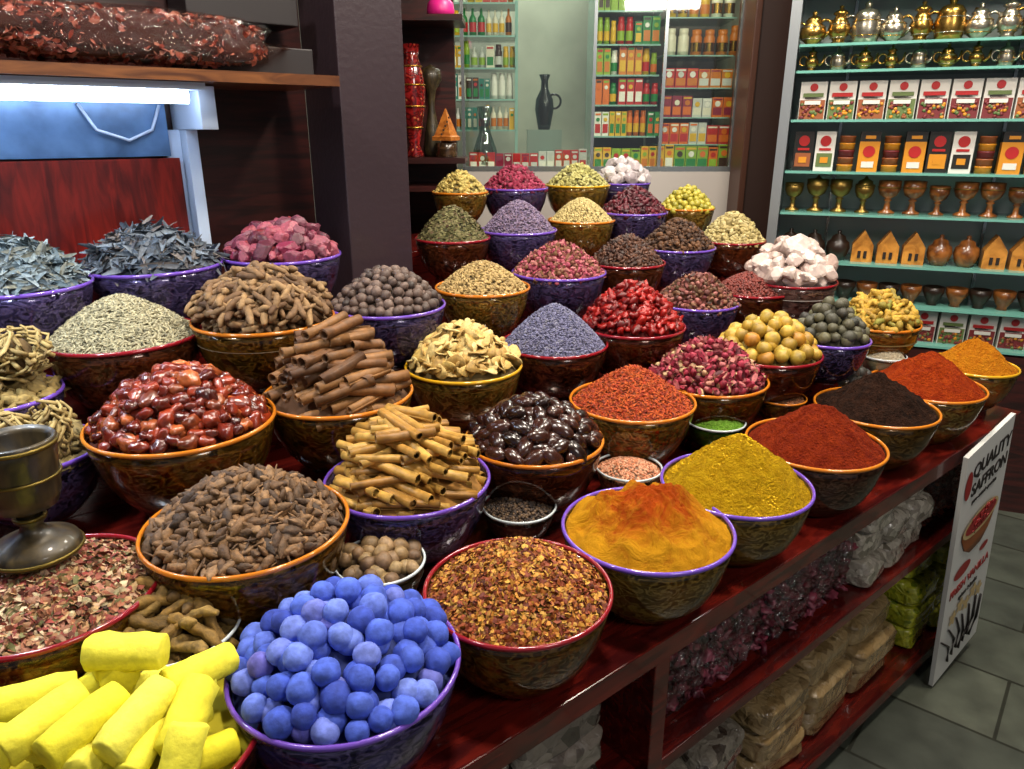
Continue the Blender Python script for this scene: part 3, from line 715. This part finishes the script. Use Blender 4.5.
# ------------------------------------------------------------ wooden goblet, straw bundles
mb=MB()
mb.add(lathe([(0,0),(.055,0),(.057,.008),(.052,.018),(.034,.026),(.018,.034),(.013,.044),(.02,.052),(.013,.06),(.02,.066),(.038,.074),(.044,.09),(.046,.115),(.049,.15),(.051,.168),(.048,.171),(.044,.16),(.04,.11),(0,.09)],48))
mb.add(torus(.0475,.0022,48),(0,0,.118),mat=1); mb.add(torus(.0505,.003,48),(0,0,.163),mat=1); mb.add(torus(.056,.003,48),(0,0,.006),mat=1); mb.add(torus(.018,.003,40),(0,0,.056),mat=1)
mb.obj('turned_wooden_goblet',[wood_mat('goblet_wood_dark','1a140a','463a20',.45,.2,(12,12,5)),plain('old_brass','6a5a28',.4,.8)],loc=(-.655,.892,1.048))
def braid(name,x,y,z,r,seed,sc):
    rr=random.Random(seed);mb=MB()
    for i in range(60):
        th=rr.uniform(0,6.28);P=[];n=8
        tw=rr.uniform(-1.8,1.8);st=rr.uniform(-1.4,.4);ln=rr.uniform(.7,1.5);kx=rr.uniform(.85,1.25)
        for k in range(n):
            f=k/(n-1);a=th+tw*f; ph=st+ln*f
            rad=r*kx*math.cos(ph)*(1+.18*math.sin(f*11+i)); P.append((rad*math.cos(a),rad*math.sin(a),r*sc*math.sin(ph)*kx))
        mb.add(tube(P,[.0038*(1.3-.8*k/n) for k in range(n)],5),rot=rotm(rr.uniform(-.3,.3),rr.uniform(-.3,.3),0))
    mb.add(rock(seed,2,.1),sc=(r*.75,r*.75,r*sc*.75),mat=1)
    mb.obj(name,[items_mat('straw_'+name,['8a7440','ac9660','9a8450','6a5630'],.8,.3,90,.3),plain('straw_core','5a4626',.9)],loc=(x,y,z))
braid('maryam_flower_bundle',-1.0,1.29,1.195,.055,1,1.1)
braid('maryam_flower_bundle',-.91,1.30,1.21,.045,2,.9)
braid('maryam_flower_bundle',-.96,1.22,1.15,.045,3,.9)
braid('maryam_flower_bundle',-.80,1.19,1.10,.03,4,1.7)
braid('maryam_flower_bundle',-.875,1.18,1.095,.038,5,1.1)

# ------------------------------------------------------------ room
def brick_floor():
    m,nt,b=base_mat('slate_tiles')
    tc=nt.nodes.new('ShaderNodeTexCoord');mp=nt.nodes.new('ShaderNodeMapping');mp.inputs['Rotation'].default_value=(0,0,.69)
    br=nt.nodes.new('ShaderNodeTexBrick');br.inputs['Scale'].default_value=1;br.inputs['Brick Width'].default_value=.6;br.inputs['Row Height'].default_value=.3;br.inputs['Mortar Size'].default_value=.005
    br.inputs['Color1'].default_value=lin('50544a');br.inputs['Color2'].default_value=lin('3a3e38');br.inputs['Mortar'].default_value=lin('26271f')
    n=nt.nodes.new('ShaderNodeTexNoise');n.inputs['Scale'].default_value=9;n.inputs['Detail'].default_value=8
    mx=nt.nodes.new('ShaderNodeMixRGB');mx.blend_type='MULTIPLY';mx.inputs[0].default_value=.7
    nt.links.new(tc.outputs['Object'],mp.inputs[0]);nt.links.new(mp.outputs[0],br.inputs['Vector']);nt.links.new(tc.outputs['Object'],n.inputs['Vector'])
    r=nt.nodes.new('ShaderNodeValToRGB');r.color_ramp.elements[0].position=.3;r.color_ramp.elements[1].position=.65;r.color_ramp.elements[0].color=(.45,.45,.42,1);r.color_ramp.elements[1].color=(1.2,1.2,1.15,1)
    nt.links.new(n.outputs[0],r.inputs[0]);nt.links.new(br.outputs[0],mx.inputs[1]);nt.links.new(r.outputs[0],mx.inputs[2]);nt.links.new(mx.outputs[0],b.inputs['Base Color'])
    b.inputs['Roughness'].default_value=.4
    bp=nt.nodes.new('ShaderNodeBump');bp.inputs['Strength'].default_value=.3;nt.links.new(n.outputs[0],bp.inputs['Height']);nt.links.new(bp.outputs[0],b.inputs['Normal'])
    return m
mb=MB();mb.box(-4,6,-3,7,-.1,0);mb.obj('floor',[brick_floor()])
mb=MB();mb.box(-4,6,-3,7,3.2,3.3);mb.obj('ceiling',[plain('ceiling_paint','a8a4a0',.8)])
mb=MB();mb.box(-4,6,5.2,5.3,0,3.2);mb.obj('wall_back',[plain('wall_paint','8a8a80',.7)])
mb=MB();mb.box(-4,-3.9,-3,5.2,0,3.2);mb.obj('wall_left',[plain('wall_paint2','6a5a50',.7)])
mb=MB();mb.box(5.9,6,-3,5.2,0,3.2);mb.obj('wall_right',[plain('wall_paint3','7a7268',.7)])
mb=MB();mb.box(-2.4,1.02,2.2,2.26,0,3.2)
mb.obj('wall_alcove',[WD2],rz=ANG)
mb=MB();mb.box(-2.4,.62,2.13,2.19,1.0,1.53,0);mb.obj('red_wood_panel',[wood_mat('panel_red','4a0c08','7a1a10',.3,.3,(14,14,2))],rz=ANG)
mb=MB();mb.box(-2.4,.60,2.13,2.19,1.535,1.69,0);mb.obj('brushed_metal_strip',[plain('metal_tube_reflection','54749a',.3,.3,var=.45,bscale=30)],rz=ANG)  # mottled blue paints the tube's reflection onto the metal
mb=MB()
mb.add(tube([(.40,2.12,1.66),(.43,2.11,1.60),(.50,2.11,1.575),(.56,2.12,1.60),(.585,2.12,1.66)],[.004]*5,6))
mb.obj('lamp_cable',[plain('white_metal','b8c8dc',.35)],rz=ANG)
mb=MB();mb.box(-2.4,.96,1.86,2.2,1.705,1.73,0);mb.box(-2.4,1.0,2.0,2.2,2.15,2.18,0)
mb.obj('wall_shelf',[wood_mat('shelf_wood','4a2610','7a4a24',.4,.2)],rz=ANG)
mb=MB();mb.box(.63,.67,1.95,2.19,1.60,1.70);mb.box(.635,.665,2.10,2.19,1.12,1.60);mb.box(.595,.635,2.15,2.19,1.12,1.6)
mb.obj('shelf_bracket',[plain('white_metal','b8c8dc',.35)],rz=ANG,bevel=.002)
e=empty('fluorescent_lamp',(0,0,0),ANG)
mb=MB();mb.box(-1.6,.63,1.89,1.99,1.688,1.704);mb.obj('fixture',[plain('white_metal','b8c8dc',.35)],e)
mb=MB();mb.add(tube([(-1.55,1.935,1.673),(-.5,1.935,1.673),(.60,1.935,1.673)],[.015]*3,14));mb.obj('lit_tube',[plain('tube_glow','dceaff',.5,emit=18)],e)
mb=MB();n=4200
u=rng.normal(0,1,(n,3));u/=np.linalg.norm(u,axis=1)[:,None];u=np.sign(u)*np.abs(u)**.6;u*=(rng.uniform(.75,1,(n,1)))
u/=np.maximum(1,np.abs(u).max(axis=1))[:,None]
P=np.array([.50,1.99,1.80])+u*np.array([.32,.10,.055]);k=rng.normal(0,1,(n,3));B=basis(k,rng.random(n)*6.28);S=np.array([.011,.007,.005])[None]*rng.uniform(.6,1.3,(n,1))
idx=rng.integers(0,6,n)
for i,t in enumerate(FLAKES): mb.many(t,B[idx==i],S[idx==i],P[idx==i],0,False)
mb.add(PIL[1],(.50,1.99,1.80),(.33,.108,.058),mat=2); mb.add(PIL[2],(.50,1.99,1.80),(.30,.092,.048),mat=3); mb.add(PIL[1],(.50,1.99,1.795),(.375,.09,.008),mat=2)
mb.obj('bag_of_chilli_pieces',[items_mat('chilli_pieces',['5a1a10','8a3220','a85038','b87460'],.4,.2,80,.3),WD2,film_mat('thin_film','f0e4e0',.08),plain('bag_core','3a100a',.8)],rz=ANG)
mb=MB();mb.box(1.02,1.23,1.98,2.2,0,3.2);mb.obj('pillar',[plain('pillar_brown','30242a',.4,bump=.1,coat=.2)],rz=ANG,bevel=.004)
mb=MB();mb.box(.66,.95,2.05,2.19,1.86,1.95);mb.box(.68,.95,1.98,2.19,1.735,1.80);mb.obj('storage_box',[plain('box_dark','1c1618',.5)],rz=ANG,bevel=.003)

# ------------------------------------------------------------ gift display shelf beside pillar
mb=MB();mb.box(-.62,-.24,3.36,3.4,0,3.2,0);
for z in (1.36,1.47,1.995,2.3): mb.box(-.50,-.19,3.12,3.36,z,z+.022,0)
mb.box(-.50,-.48,3.12,3.36,1.3,3.2,0)
mb.obj('gift_display_shelf',[WD2])
mb=MB()
mb.add(lathe([(0,0),(.03,0),(.032,.01),(.018,.04),(.03,.1),(.042,.17),(.045,.23),(.036,.29),(.024,.33),(.03,.37),(.028,.37),(.02,.33),(0,.3)],28),sc=(1.15,1.15,1.15),mat=0)
for z in (.1,.17,.24,.3): mb.add(torus({.1:.031,.17:.0425,.24:.0445,.3:.034}[z],.003,28,6),(0,0,z*1.15),(1.15,1.15,1.15),mat=1)
mb.obj('ornate_vase',[bowl_mat('vase','3a0808','8a1c1c','c8a060'),plain('gold_trim','b08030',.3,.9)],loc=(-.40,3.2,1.493))
mb=MB();mb.add(lathe([(0,0),(.035,0),(.04,.03),(.03,.10),(.012,.2),(.02,.26),(.045,.30),(.04,.34),(0,.36)],24));mb.obj('tall_wooden_vase',[wood_mat('goblet_wood_dark','1a140a','4e4224')],loc=(-.335,3.29,1.493))
mb=MB();mb.add(lathe([(.06,0),(.06,.015),(.05,.02),(.004,.12),(0,.125)],4),smooth=False,mat=0)
for i in range(5): mb.box(-.035+i*.008,-.03+i*.008,-.045,-.04,.02+i*.016,.028+i*.016,1)
mb.obj('pyramid_incense_burner',[wood_mat('orange_wood','8a4a18','b8702c',.4,.2),plain('dark_cut','1c0e06',.8)],loc=(-.27,3.2,1.558),rz=.4)
mb=MB();mb.add(lathe([(.04,0),(.043,.01),(.038,.03),(.043,.055),(0,.065)],24));mb.obj('wooden_trinket_box',[wood_mat('goblet_wood','1c1008','4a3420')],loc=(-.27,3.2,1.493))
mb=MB();mb.add(lathe([(0,0),(.05,0),(.055,.02),(.05,.05),(.03,.07),(0,.075)],24));mb.obj('pink_trinket_bowl',[plain('pink','c81e78',.4)],loc=(-.28,3.22,2.018))

# ------------------------------------------------------------ products
PALH=['c8c8c0','b81c1c','d8a820','1c7a38','c87018','e0d8c0','d86a1c','8a1c3a','2a7a6a','3a2418','e8e4d8','8aa82c']
PAL=[plain('print_%d'%i,c_,.35) for i,c_ in enumerate(PALH)]+[plain('brass','b08a3c',.22,1.0)]
def bottle(h,r): return lathe([(0,0),(r,0),(r,h*.6),(r*.8,h*.7),(r*.35,h*.78),(r*.35,h),(0,h)],16)
def jar(h,r): return lathe([(0,0),(r,0),(r*1.02,h*.7),(r*.8,h*.78),(r*.85,h*.8),(r*.85,h),(0,h)],16)
def product_row(mb,x0,x1,y,z,h,seed,w=(.05,.09),kinds='bx',pal=range(12)):
    r=random.Random(seed);x=x0;pal=list(pal)
    while x<x1:
        ww=r.uniform(*w);hh=h*r.uniform(.75,1);c1=r.choice(pal);c2=r.choice(pal);n=r.choice((1,2,3,3));kd=r.choice(kinds)
        for _ in range(n):
            if x>=x1: break
            if kd in 'bj':
                mb.add((bottle if kd=='b' else jar)(hh,ww*.42),(x+ww/2,y+.03,z),mat=c1);mb.add(lathe([(ww*.435,hh*.15),(ww*.435,hh*.5)],16),(x+ww/2,y+.03,z),mat=c2)
            else:
                mb.box(x+.002,x+ww-.002,y,y+.05,z,z+hh,c1);mb.box(x+.006,x+ww-.006,y-.002,y,z+hh*.12,z+hh*.5,c2);mb.box(x+.006,x+ww-.006,y-.002,y,z+hh*.86,z+hh*.94,r.choice(pal))
                mb.add(DISC,(x+ww/2,y-.003,z+hh*.68),(ww*.25,1,ww*.25),mat=r.choice(pal))
            x+=ww
# ------------------------------------------------------------ shop window
mb=MB()
mb.box(-.24,1.12,3.88,3.93,0,1.40,0)
for x in (-.24,.40,.74,1.10): mb.box(x-.008,x+.008,3.89,3.91,1.4,3.2,1)
mb.box(-.24,1.12,3.88,3.92,1.40,1.425,1)
mb.obj('window_frame',[plain('low_wall','b0a8a0',.5),plain('steel','9aa0a0',.25,.8)])
mb=MB();mb.box(-.235,1.11,3.897,3.903,1.425,3.2);mb.obj('window_1',[glass_mat('clear_glass','f8fcf8',.09)])
mb=MB();mb.box(-.4,1.5,4.7,4.75,0,3.2);mb.obj('wall_shop_interior',[plain('sage_panel','9a9e8c',.5,var=.25,bscale=8)])
mb=MB();mb.box(-.24,1.12,3.93,4.7,1.36,1.40);mb.obj('window_display_counter',[plain('counter_white','c8c4bc',.4)])
mb=MB();mb.box(.75,1.11,4.36,4.38,1.4,2.9);mb.box(.42,.735,4.36,4.38,1.4,2.9);mb.obj('display_backing_panel',[plain('backing_dark','4a443a',.4)])
mb=MB()
for z in (1.57,1.72,1.86,2.00,2.15,2.30): mb.box(.41,.735,4.0,4.3,z-.008,z)
for z in (1.53,1.66,1.80,1.95,2.12): mb.box(.75,1.10,4.0,4.3,z-.006,z)
for z in (1.60,1.75,1.90,2.05,2.2): mb.box(-.35,.02,4.1,4.35,z-.008,z)
mb.box(.40,.415,4.0,4.3,1.4,2.5); mb.box(.015,.03,4.1,4.35,1.4,2.5)
mb.obj('glass_shelf_rack',[plain('glass_edge','8ab0a4',.15)])
mb=MB()
WARM=[1,2,2,3,3,4,11,6,9,10,11]
for i,z in enumerate((1.57,1.72,1.86,2.00,2.15,2.30)):
    product_row(mb,.42,.73,4.02,z,.135,i+10,(.030,.045),'xxj',WARM)
for i,z in enumerate((1.53,1.66,1.80)): product_row(mb,.76,1.09,4.02,z,.115,i+60,(.045,.06),'x',[0,5,10,1,6,7,2,4])
for i,z in enumerate((1.95,2.12)): product_row(mb,.76,1.09,4.02,z,.15,i+70,(.050,.065),'j',[2,12,12,5,4])
for i,z in enumerate((1.60,1.75,1.90,2.05,2.2)): product_row(mb,-.34,0,4.12,z,.13,i+30,(.028,.045),'xbj',[0,5,8,10,2,3,9,11,1,4])
product_row(mb,-.22,.38,3.97,1.40,.11,50,(.04,.05),'x',[1,1,7,10,0])
product_row(mb,.42,1.09,3.98,1.40,.13,51,(.04,.06),'x',WARM)
mb.obj('packaged_goods_display',PAL)
mb=MB();mb.add(lathe([(0,0),(.03,0),(.035,.02),(.05,.1),(.045,.15),(.02,.2),(.018,.24),(.03,.27),(0,.25)],24));mb.add(torus(.035,.006,24),(.05,0,.14),rot=rotm(math.pi/2,0,0))
mb.obj('dark_carafe',[plain('black_ceramic','1a1e1c',.15)],loc=(.17,4.15,1.60))
mb=MB();mb.box(.08,.26,4.08,4.24,1.40,1.60);mb.obj('display_pedestal',[plain('pedestal','7a8a80',.3)])
mb=MB();mb.add(lathe([(0,0),(.05,0),(.065,.03),(.06,.10),(.035,.17),(.022,.22),(.04,.31),(0,.31)],24));mb.obj('glass_bottle',[glass_mat('bottle_glass','b8d0c8',.3)],loc=(-.14,4.03,1.402))
mb=MB();mb.box(1.13,1.42,3.72,3.95,0,3.2);mb.box(1.10,1.13,3.70,3.97,0,3.2,1);mb.obj('door_frame_column',[plain('column_brown','33201a',.45,coat=.2),plain('column_edge','4a2a1c',.4)],bevel=.004)

# ------------------------------------------------------------ right shelf unit
UR=math.atan2(-.36,.93);UL=(1.6,3.15,0)
mb=MB()
mb.box(-.50,-.46,-.02,.30,0,3.0,1);mb.box(1.0,1.04,-.02,.30,0,3.0,1);mb.box(-.5,1.04,.28,.31,0,3.0,0)
mb.box(-.50,1.04,0,.3,0,.70,2)
ZS=[2.14,1.93,1.83,1.64,1.433,1.26,1.052,.88,.72]
for z in ZS: mb.box(-.455,1.0,.0,.28,z-.01,z,3)
for a in (-.25,.38,.95): mb.box(a-.006,a+.006,.26,.28,.7,3.0,4)
mb.obj('product_shelf_unit',[plain('pale_back','b0bcb8',.25),plain('alu_frame','9a9fa2',.3,.6),WD2,plain('teal_glass','6aa496',.1),plain('steel','9aa0a0',.25,.8)],loc=UL,rz=UR)
def unit(name,mb,mats): return mb.obj(name,mats,loc=UL,rz=UR)
BR=plain('brass_aged','b08a44',.24,.95,var=.35,bscale=120);SV=plain('silver_aged','b4ac98',.24,.9,var=.35,bscale=120);WO=wood_mat('turned_wood','5a3014','9a5c28',.3,.3,(6,6,6));WO2=wood_mat('orange_wood2','a06420','d08c38',.4,.2,(6,6,6))
POTP=[(0,0),(.026,0),(.022,.008),(.04,.022),(.047,.042),(.042,.062),(.026,.078),(.03,.084),(.02,.096),(.006,.102),(.01,.112),(0,.12)]
POTT=[(0,0),(.03,0),(.018,.012),(.030,.03),(.036,.05),(.024,.072),(.016,.088),(.026,.094),(.018,.102),(.005,.108),(.008,.116),(0,.12)]
POTW=[(0,0),(.034,0),(.038,.015),(.042,.05),(.036,.07),(.038,.076),(.026,.092),(.008,.098),(.012,.108),(0,.12)]
def teapot(mb,x,y,z,h,mat,kind=0):
    s=h/.12
    mb.add(lathe((POTP,POTT,POTW)[kind],20),(x,y,z),(s,s,s),mat=mat)
    for zz,rr in ((.022,(.0405,.026,.039)[kind]),(.062,(.0425,.031,.039)[kind])): mb.add(torus(rr,.0016,20,5),(x,y,z+zz*s),s,mat=1-mat)
    mb.add(tube([(.035,0,.03),(.055,0,.045),(.062,0,.085)],[.009,.007,.005],8),(x,y,z),s,mat=mat)
    mb.add(torus(.024,.0045,20,6),(x-.044*s,y,z+.055*s),(s*.8,s,s),rotm(math.pi/2,0,0),mat=mat)
mb=MB()
for i in range(14):
    teapot(mb,-.41+i*.10,.09,1.93,.135+.014*(i%3),(i//2)%2,i%3)
    teapot(mb,-.40+i*.10,.08,1.83,.092,(i+1)%3//2,(i+1)%3)
    teapot(mb,-.38+i*.10,.09,2.14,.12,i%2,i%3)
unit('teapot_collection',mb,[BR,SV])
def packets(name,z,h,w,sp,seed,style):
    mb=MB();r=random.Random(seed);x=-.43;i=0
    while x<.95:
        if style==0:
            mb.box(x,x+w,.06,.10,z,z+h,0)
            mb.box(x+.003,x+w-.003,.057,.06,z+.003,z+h*.52,2+r.choice((0,0,1,4,5)))
            mb.box(x+w*.12,x+w*.88,.055,.057,z+h*.60,z+h*.70,1 if i%3 else 3)
            for q in range(3): mb.box(x+w*.2,x+w*(.8-.1*q),.055,.057,z+h*(.555-.0*q)+q*.002,z+h*.565+q*.002,5)
            mb.add(DISC,(x+w/2,.057,z+h*.85),(w*.15,1,w*.15),mat=1)
            for k in range(30): mb.add(PEPP[k%4],(x+w*r.uniform(.10,.90),.056,z+h*r.uniform(.05,.45)),(.008,.004,.008),mat=2+r.choice((0,1,2,4,4)))
            mb.box(x+w*.2,x+w*.8,.050,.0555,z+h*.40,z+h*.50,0)
        else:
            k=i%6
            if k in(0,1):
                mb.box(x,x+w,.06,.10,z,z+h,0 if k else 5);mb.add(DISC,(x+w/2,.058,z+h*.76),(w*.28,1,w*.28),mat=1);mb.box(x+.008,x+w-.008,.058,.06,z+h*.1,z+h*.45,2+i%4)
                mb.box(x+w*.2,x+w*.8,.057,.06,z+h*.52,z+h*.58,1);mb.box(x+w*.3,x+w*.7,.056,.06,z+h*.2,z+h*.35,4)
            elif k in(2,4):
                for q in range(5): mb.add(lathe([(0,0),(.030,0),(.030,.02),(.032,.022),(.032,.027),(0,.027)],14),(x+w/2,.08,z+q*.029),mat=[4,2,6,4,2][q])
            else:
                mb.box(x,x+w,.06,.10,z,z+h*.75,4);mb.box(x,x+w,.06,.10,z+h*.75,z+h,5);mb.add(DISC,(x+w/2,.058,z+h*.5),(w*.3,1,w*.3),mat=1)
                mb.box(x+w*.2,x+w*.8,.057,.06,z+h*.1,z+h*.25,0);mb.box(x+w*.25,x+w*.75,.057,.06,z+h*.82,z+h*.9,4)
        x+=sp;i+=1
    unit(name,mb,[plain('pk_white','d0ccc4',.4),plain('pk_red','a81c1c',.4),plain('pk_brown','8a4a24',.5),plain('pk_green','5a6a38',.5),plain('pk_amber','c8821c',.4),plain('pk_black','1c1814',.4),plain('pk_maroon','6a1c20',.5)])
packets('tea_packet_row',1.64,.15,.104,.113,1,0)
packets('saffron_box_row',1.433,.160,.078,.086,2,1)
packets('spice_pouch_row',.72,.135,.10,.113,3,0)
mb=MB()
gob=lathe([(0,0),(.03,0),(.03,.006),(.012,.016),(.009,.045),(.016,.05),(.009,.056),(.03,.068),(.039,.09),(.040,.122),(.037,.122),(.030,.09),(0,.08)],20)
lid=lathe([(.034,.12),(.03,.14),(.01,.15),(.004,.16),(0,.165)],20)
for i in range(15):
    x=-.41+i*.095
    mb.add(gob,(x,.09,1.26),1.12 if i%3 else .98,mat=1 if i in(0,1,2,3) else 0)
    mb.add(torus(.041*(1.12 if i%3 else .98),.002,20,6),(x,.09,1.26+.11),mat=1)
    if i in (3,1): mb.add(lid,(x,.09,1.26),.95,mat=1)
unit('wooden_goblet_collection',mb,[WO,plain('brass_dark','8a7038',.35,.85)])
mb=MB()
house=T([(-.04,-.03,0),(.04,-.03,0),(.04,-.03,.07),(0,-.03,.13),(-.04,-.03,.07),(-.04,.03,0),(.04,.03,0),(.04,.03,.07),(0,.03,.13),(-.04,.03,.07)],[(0,1,2,3,4),(9,8,7,6,5),(0,5,6,1),(1,6,7,2),(2,7,8,3),(3,8,9,4),(4,9,5,0)])
pot=lathe([(0,0),(.03,0),(.045,.02),(.055,.05),(.05,.075),(.035,.085),(.03,.1),(.008,.11),(.01,.12),(0,.125)],24)
for i in range(14):
    x=-.40+i*.10
    if i in(0,1,2,6,7,10,11): mb.add(pot,(x,.09,1.052),(.9,.9,1.05),mat=0 if i<3 else 2)
    else:
        mb.add(house,(x,.09,1.052),1.05,mat=1,smooth=False)
        for q in (-.018,.006): mb.box(x+q,x+q+.012,.054,.060,1.07,1.10,3)
unit('wooden_incense_burner_collection',mb,[plain('dark_pot','2a1c14',.35),WO2,WO,plain('dark_cut','1c0e06',.8)])
mb=MB()
for i in range(16):
    x=-.41+i*.088
    mb.add(lathe([(0,0),(.022,0),(.018,.01),(.03,.03),(.042,.055),(.043,.08),(.039,.08),(.028,.04),(0,.03)],20),(x,.09,.88),mat=i%2)
unit('wooden_bowl_collection',mb,[WO,plain('dark_pot','2a1c14',.35)])

# ------------------------------------------------------------ lights
def area(name,loc,size,power,color,target=None,sy=None):
    l=bpy.data.lights.new(name,'AREA');l.energy=power;l.color=color;l.size=size
    if sy: l.shape='RECTANGLE';l.size_y=sy
    o=bpy.data.objects.new(name,l);col.objects.link(o);o.location=loc
    d=Vector(target if target else (loc[0],loc[1],0))-Vector(loc)
    o.rotation_euler=d.to_track_quat('-Z','Y').to_euler()
WARMC=(1,.89,.75)
area('ceiling_light_table',(.1,1.1,3.1),.22,46,WARMC,(.1,1.3,.9))
area('ceiling_light_left',(-1.0,.8,3.1),.22,25,(1,.94,.87),(-.6,1.2,1))
area('ceiling_light_right',(1.3,1.4,3.1),.22,42,WARMC,(1.0,1.9,.9))
area('ceiling_light_back',(.5,2.7,3.1),.3,35,(1,.93,.82),(.4,2.7,1.2))
area('ceiling_light_shelves',(1.8,2.2,3.1),.6,34,(1,.95,.88),(1.8,3.2,1.4))
area('added_aisle_fill',(1.6,-.9,3.1),.8,44,(1,.94,.88),(1.3,1.3,.4))  # added fill from the camera side, brightens table front and bags below
area('added_window_fill',(.4,4.1,3.0),.9,32,(1,1,.95),(.4,4.3,1.5),.3)  # added lamp, brightens the goods behind the glass
area('fluorescent_glow',(-.9,1.0,1.64),.06,4,(.75,.87,1),(-.9,1.1,1.0),.06)
w=bpy.data.worlds.new('world');scene.world=w;w.use_nodes=True
w.node_tree.nodes['Background'].inputs[0].default_value=(.85,.9,1,1);w.node_tree.nodes['Background'].inputs[1].default_value=.25

cd=bpy.data.cameras.new('camera');cam=bpy.data.objects.new('camera',cd);col.objects.link(cam)
cd.sensor_width=36;cd.lens=740*36/1024;cd.clip_start=.02
cam.location=(0,0,1.6);cam.rotation_euler=(math.radians(71),0,0)
scene.camera=cam
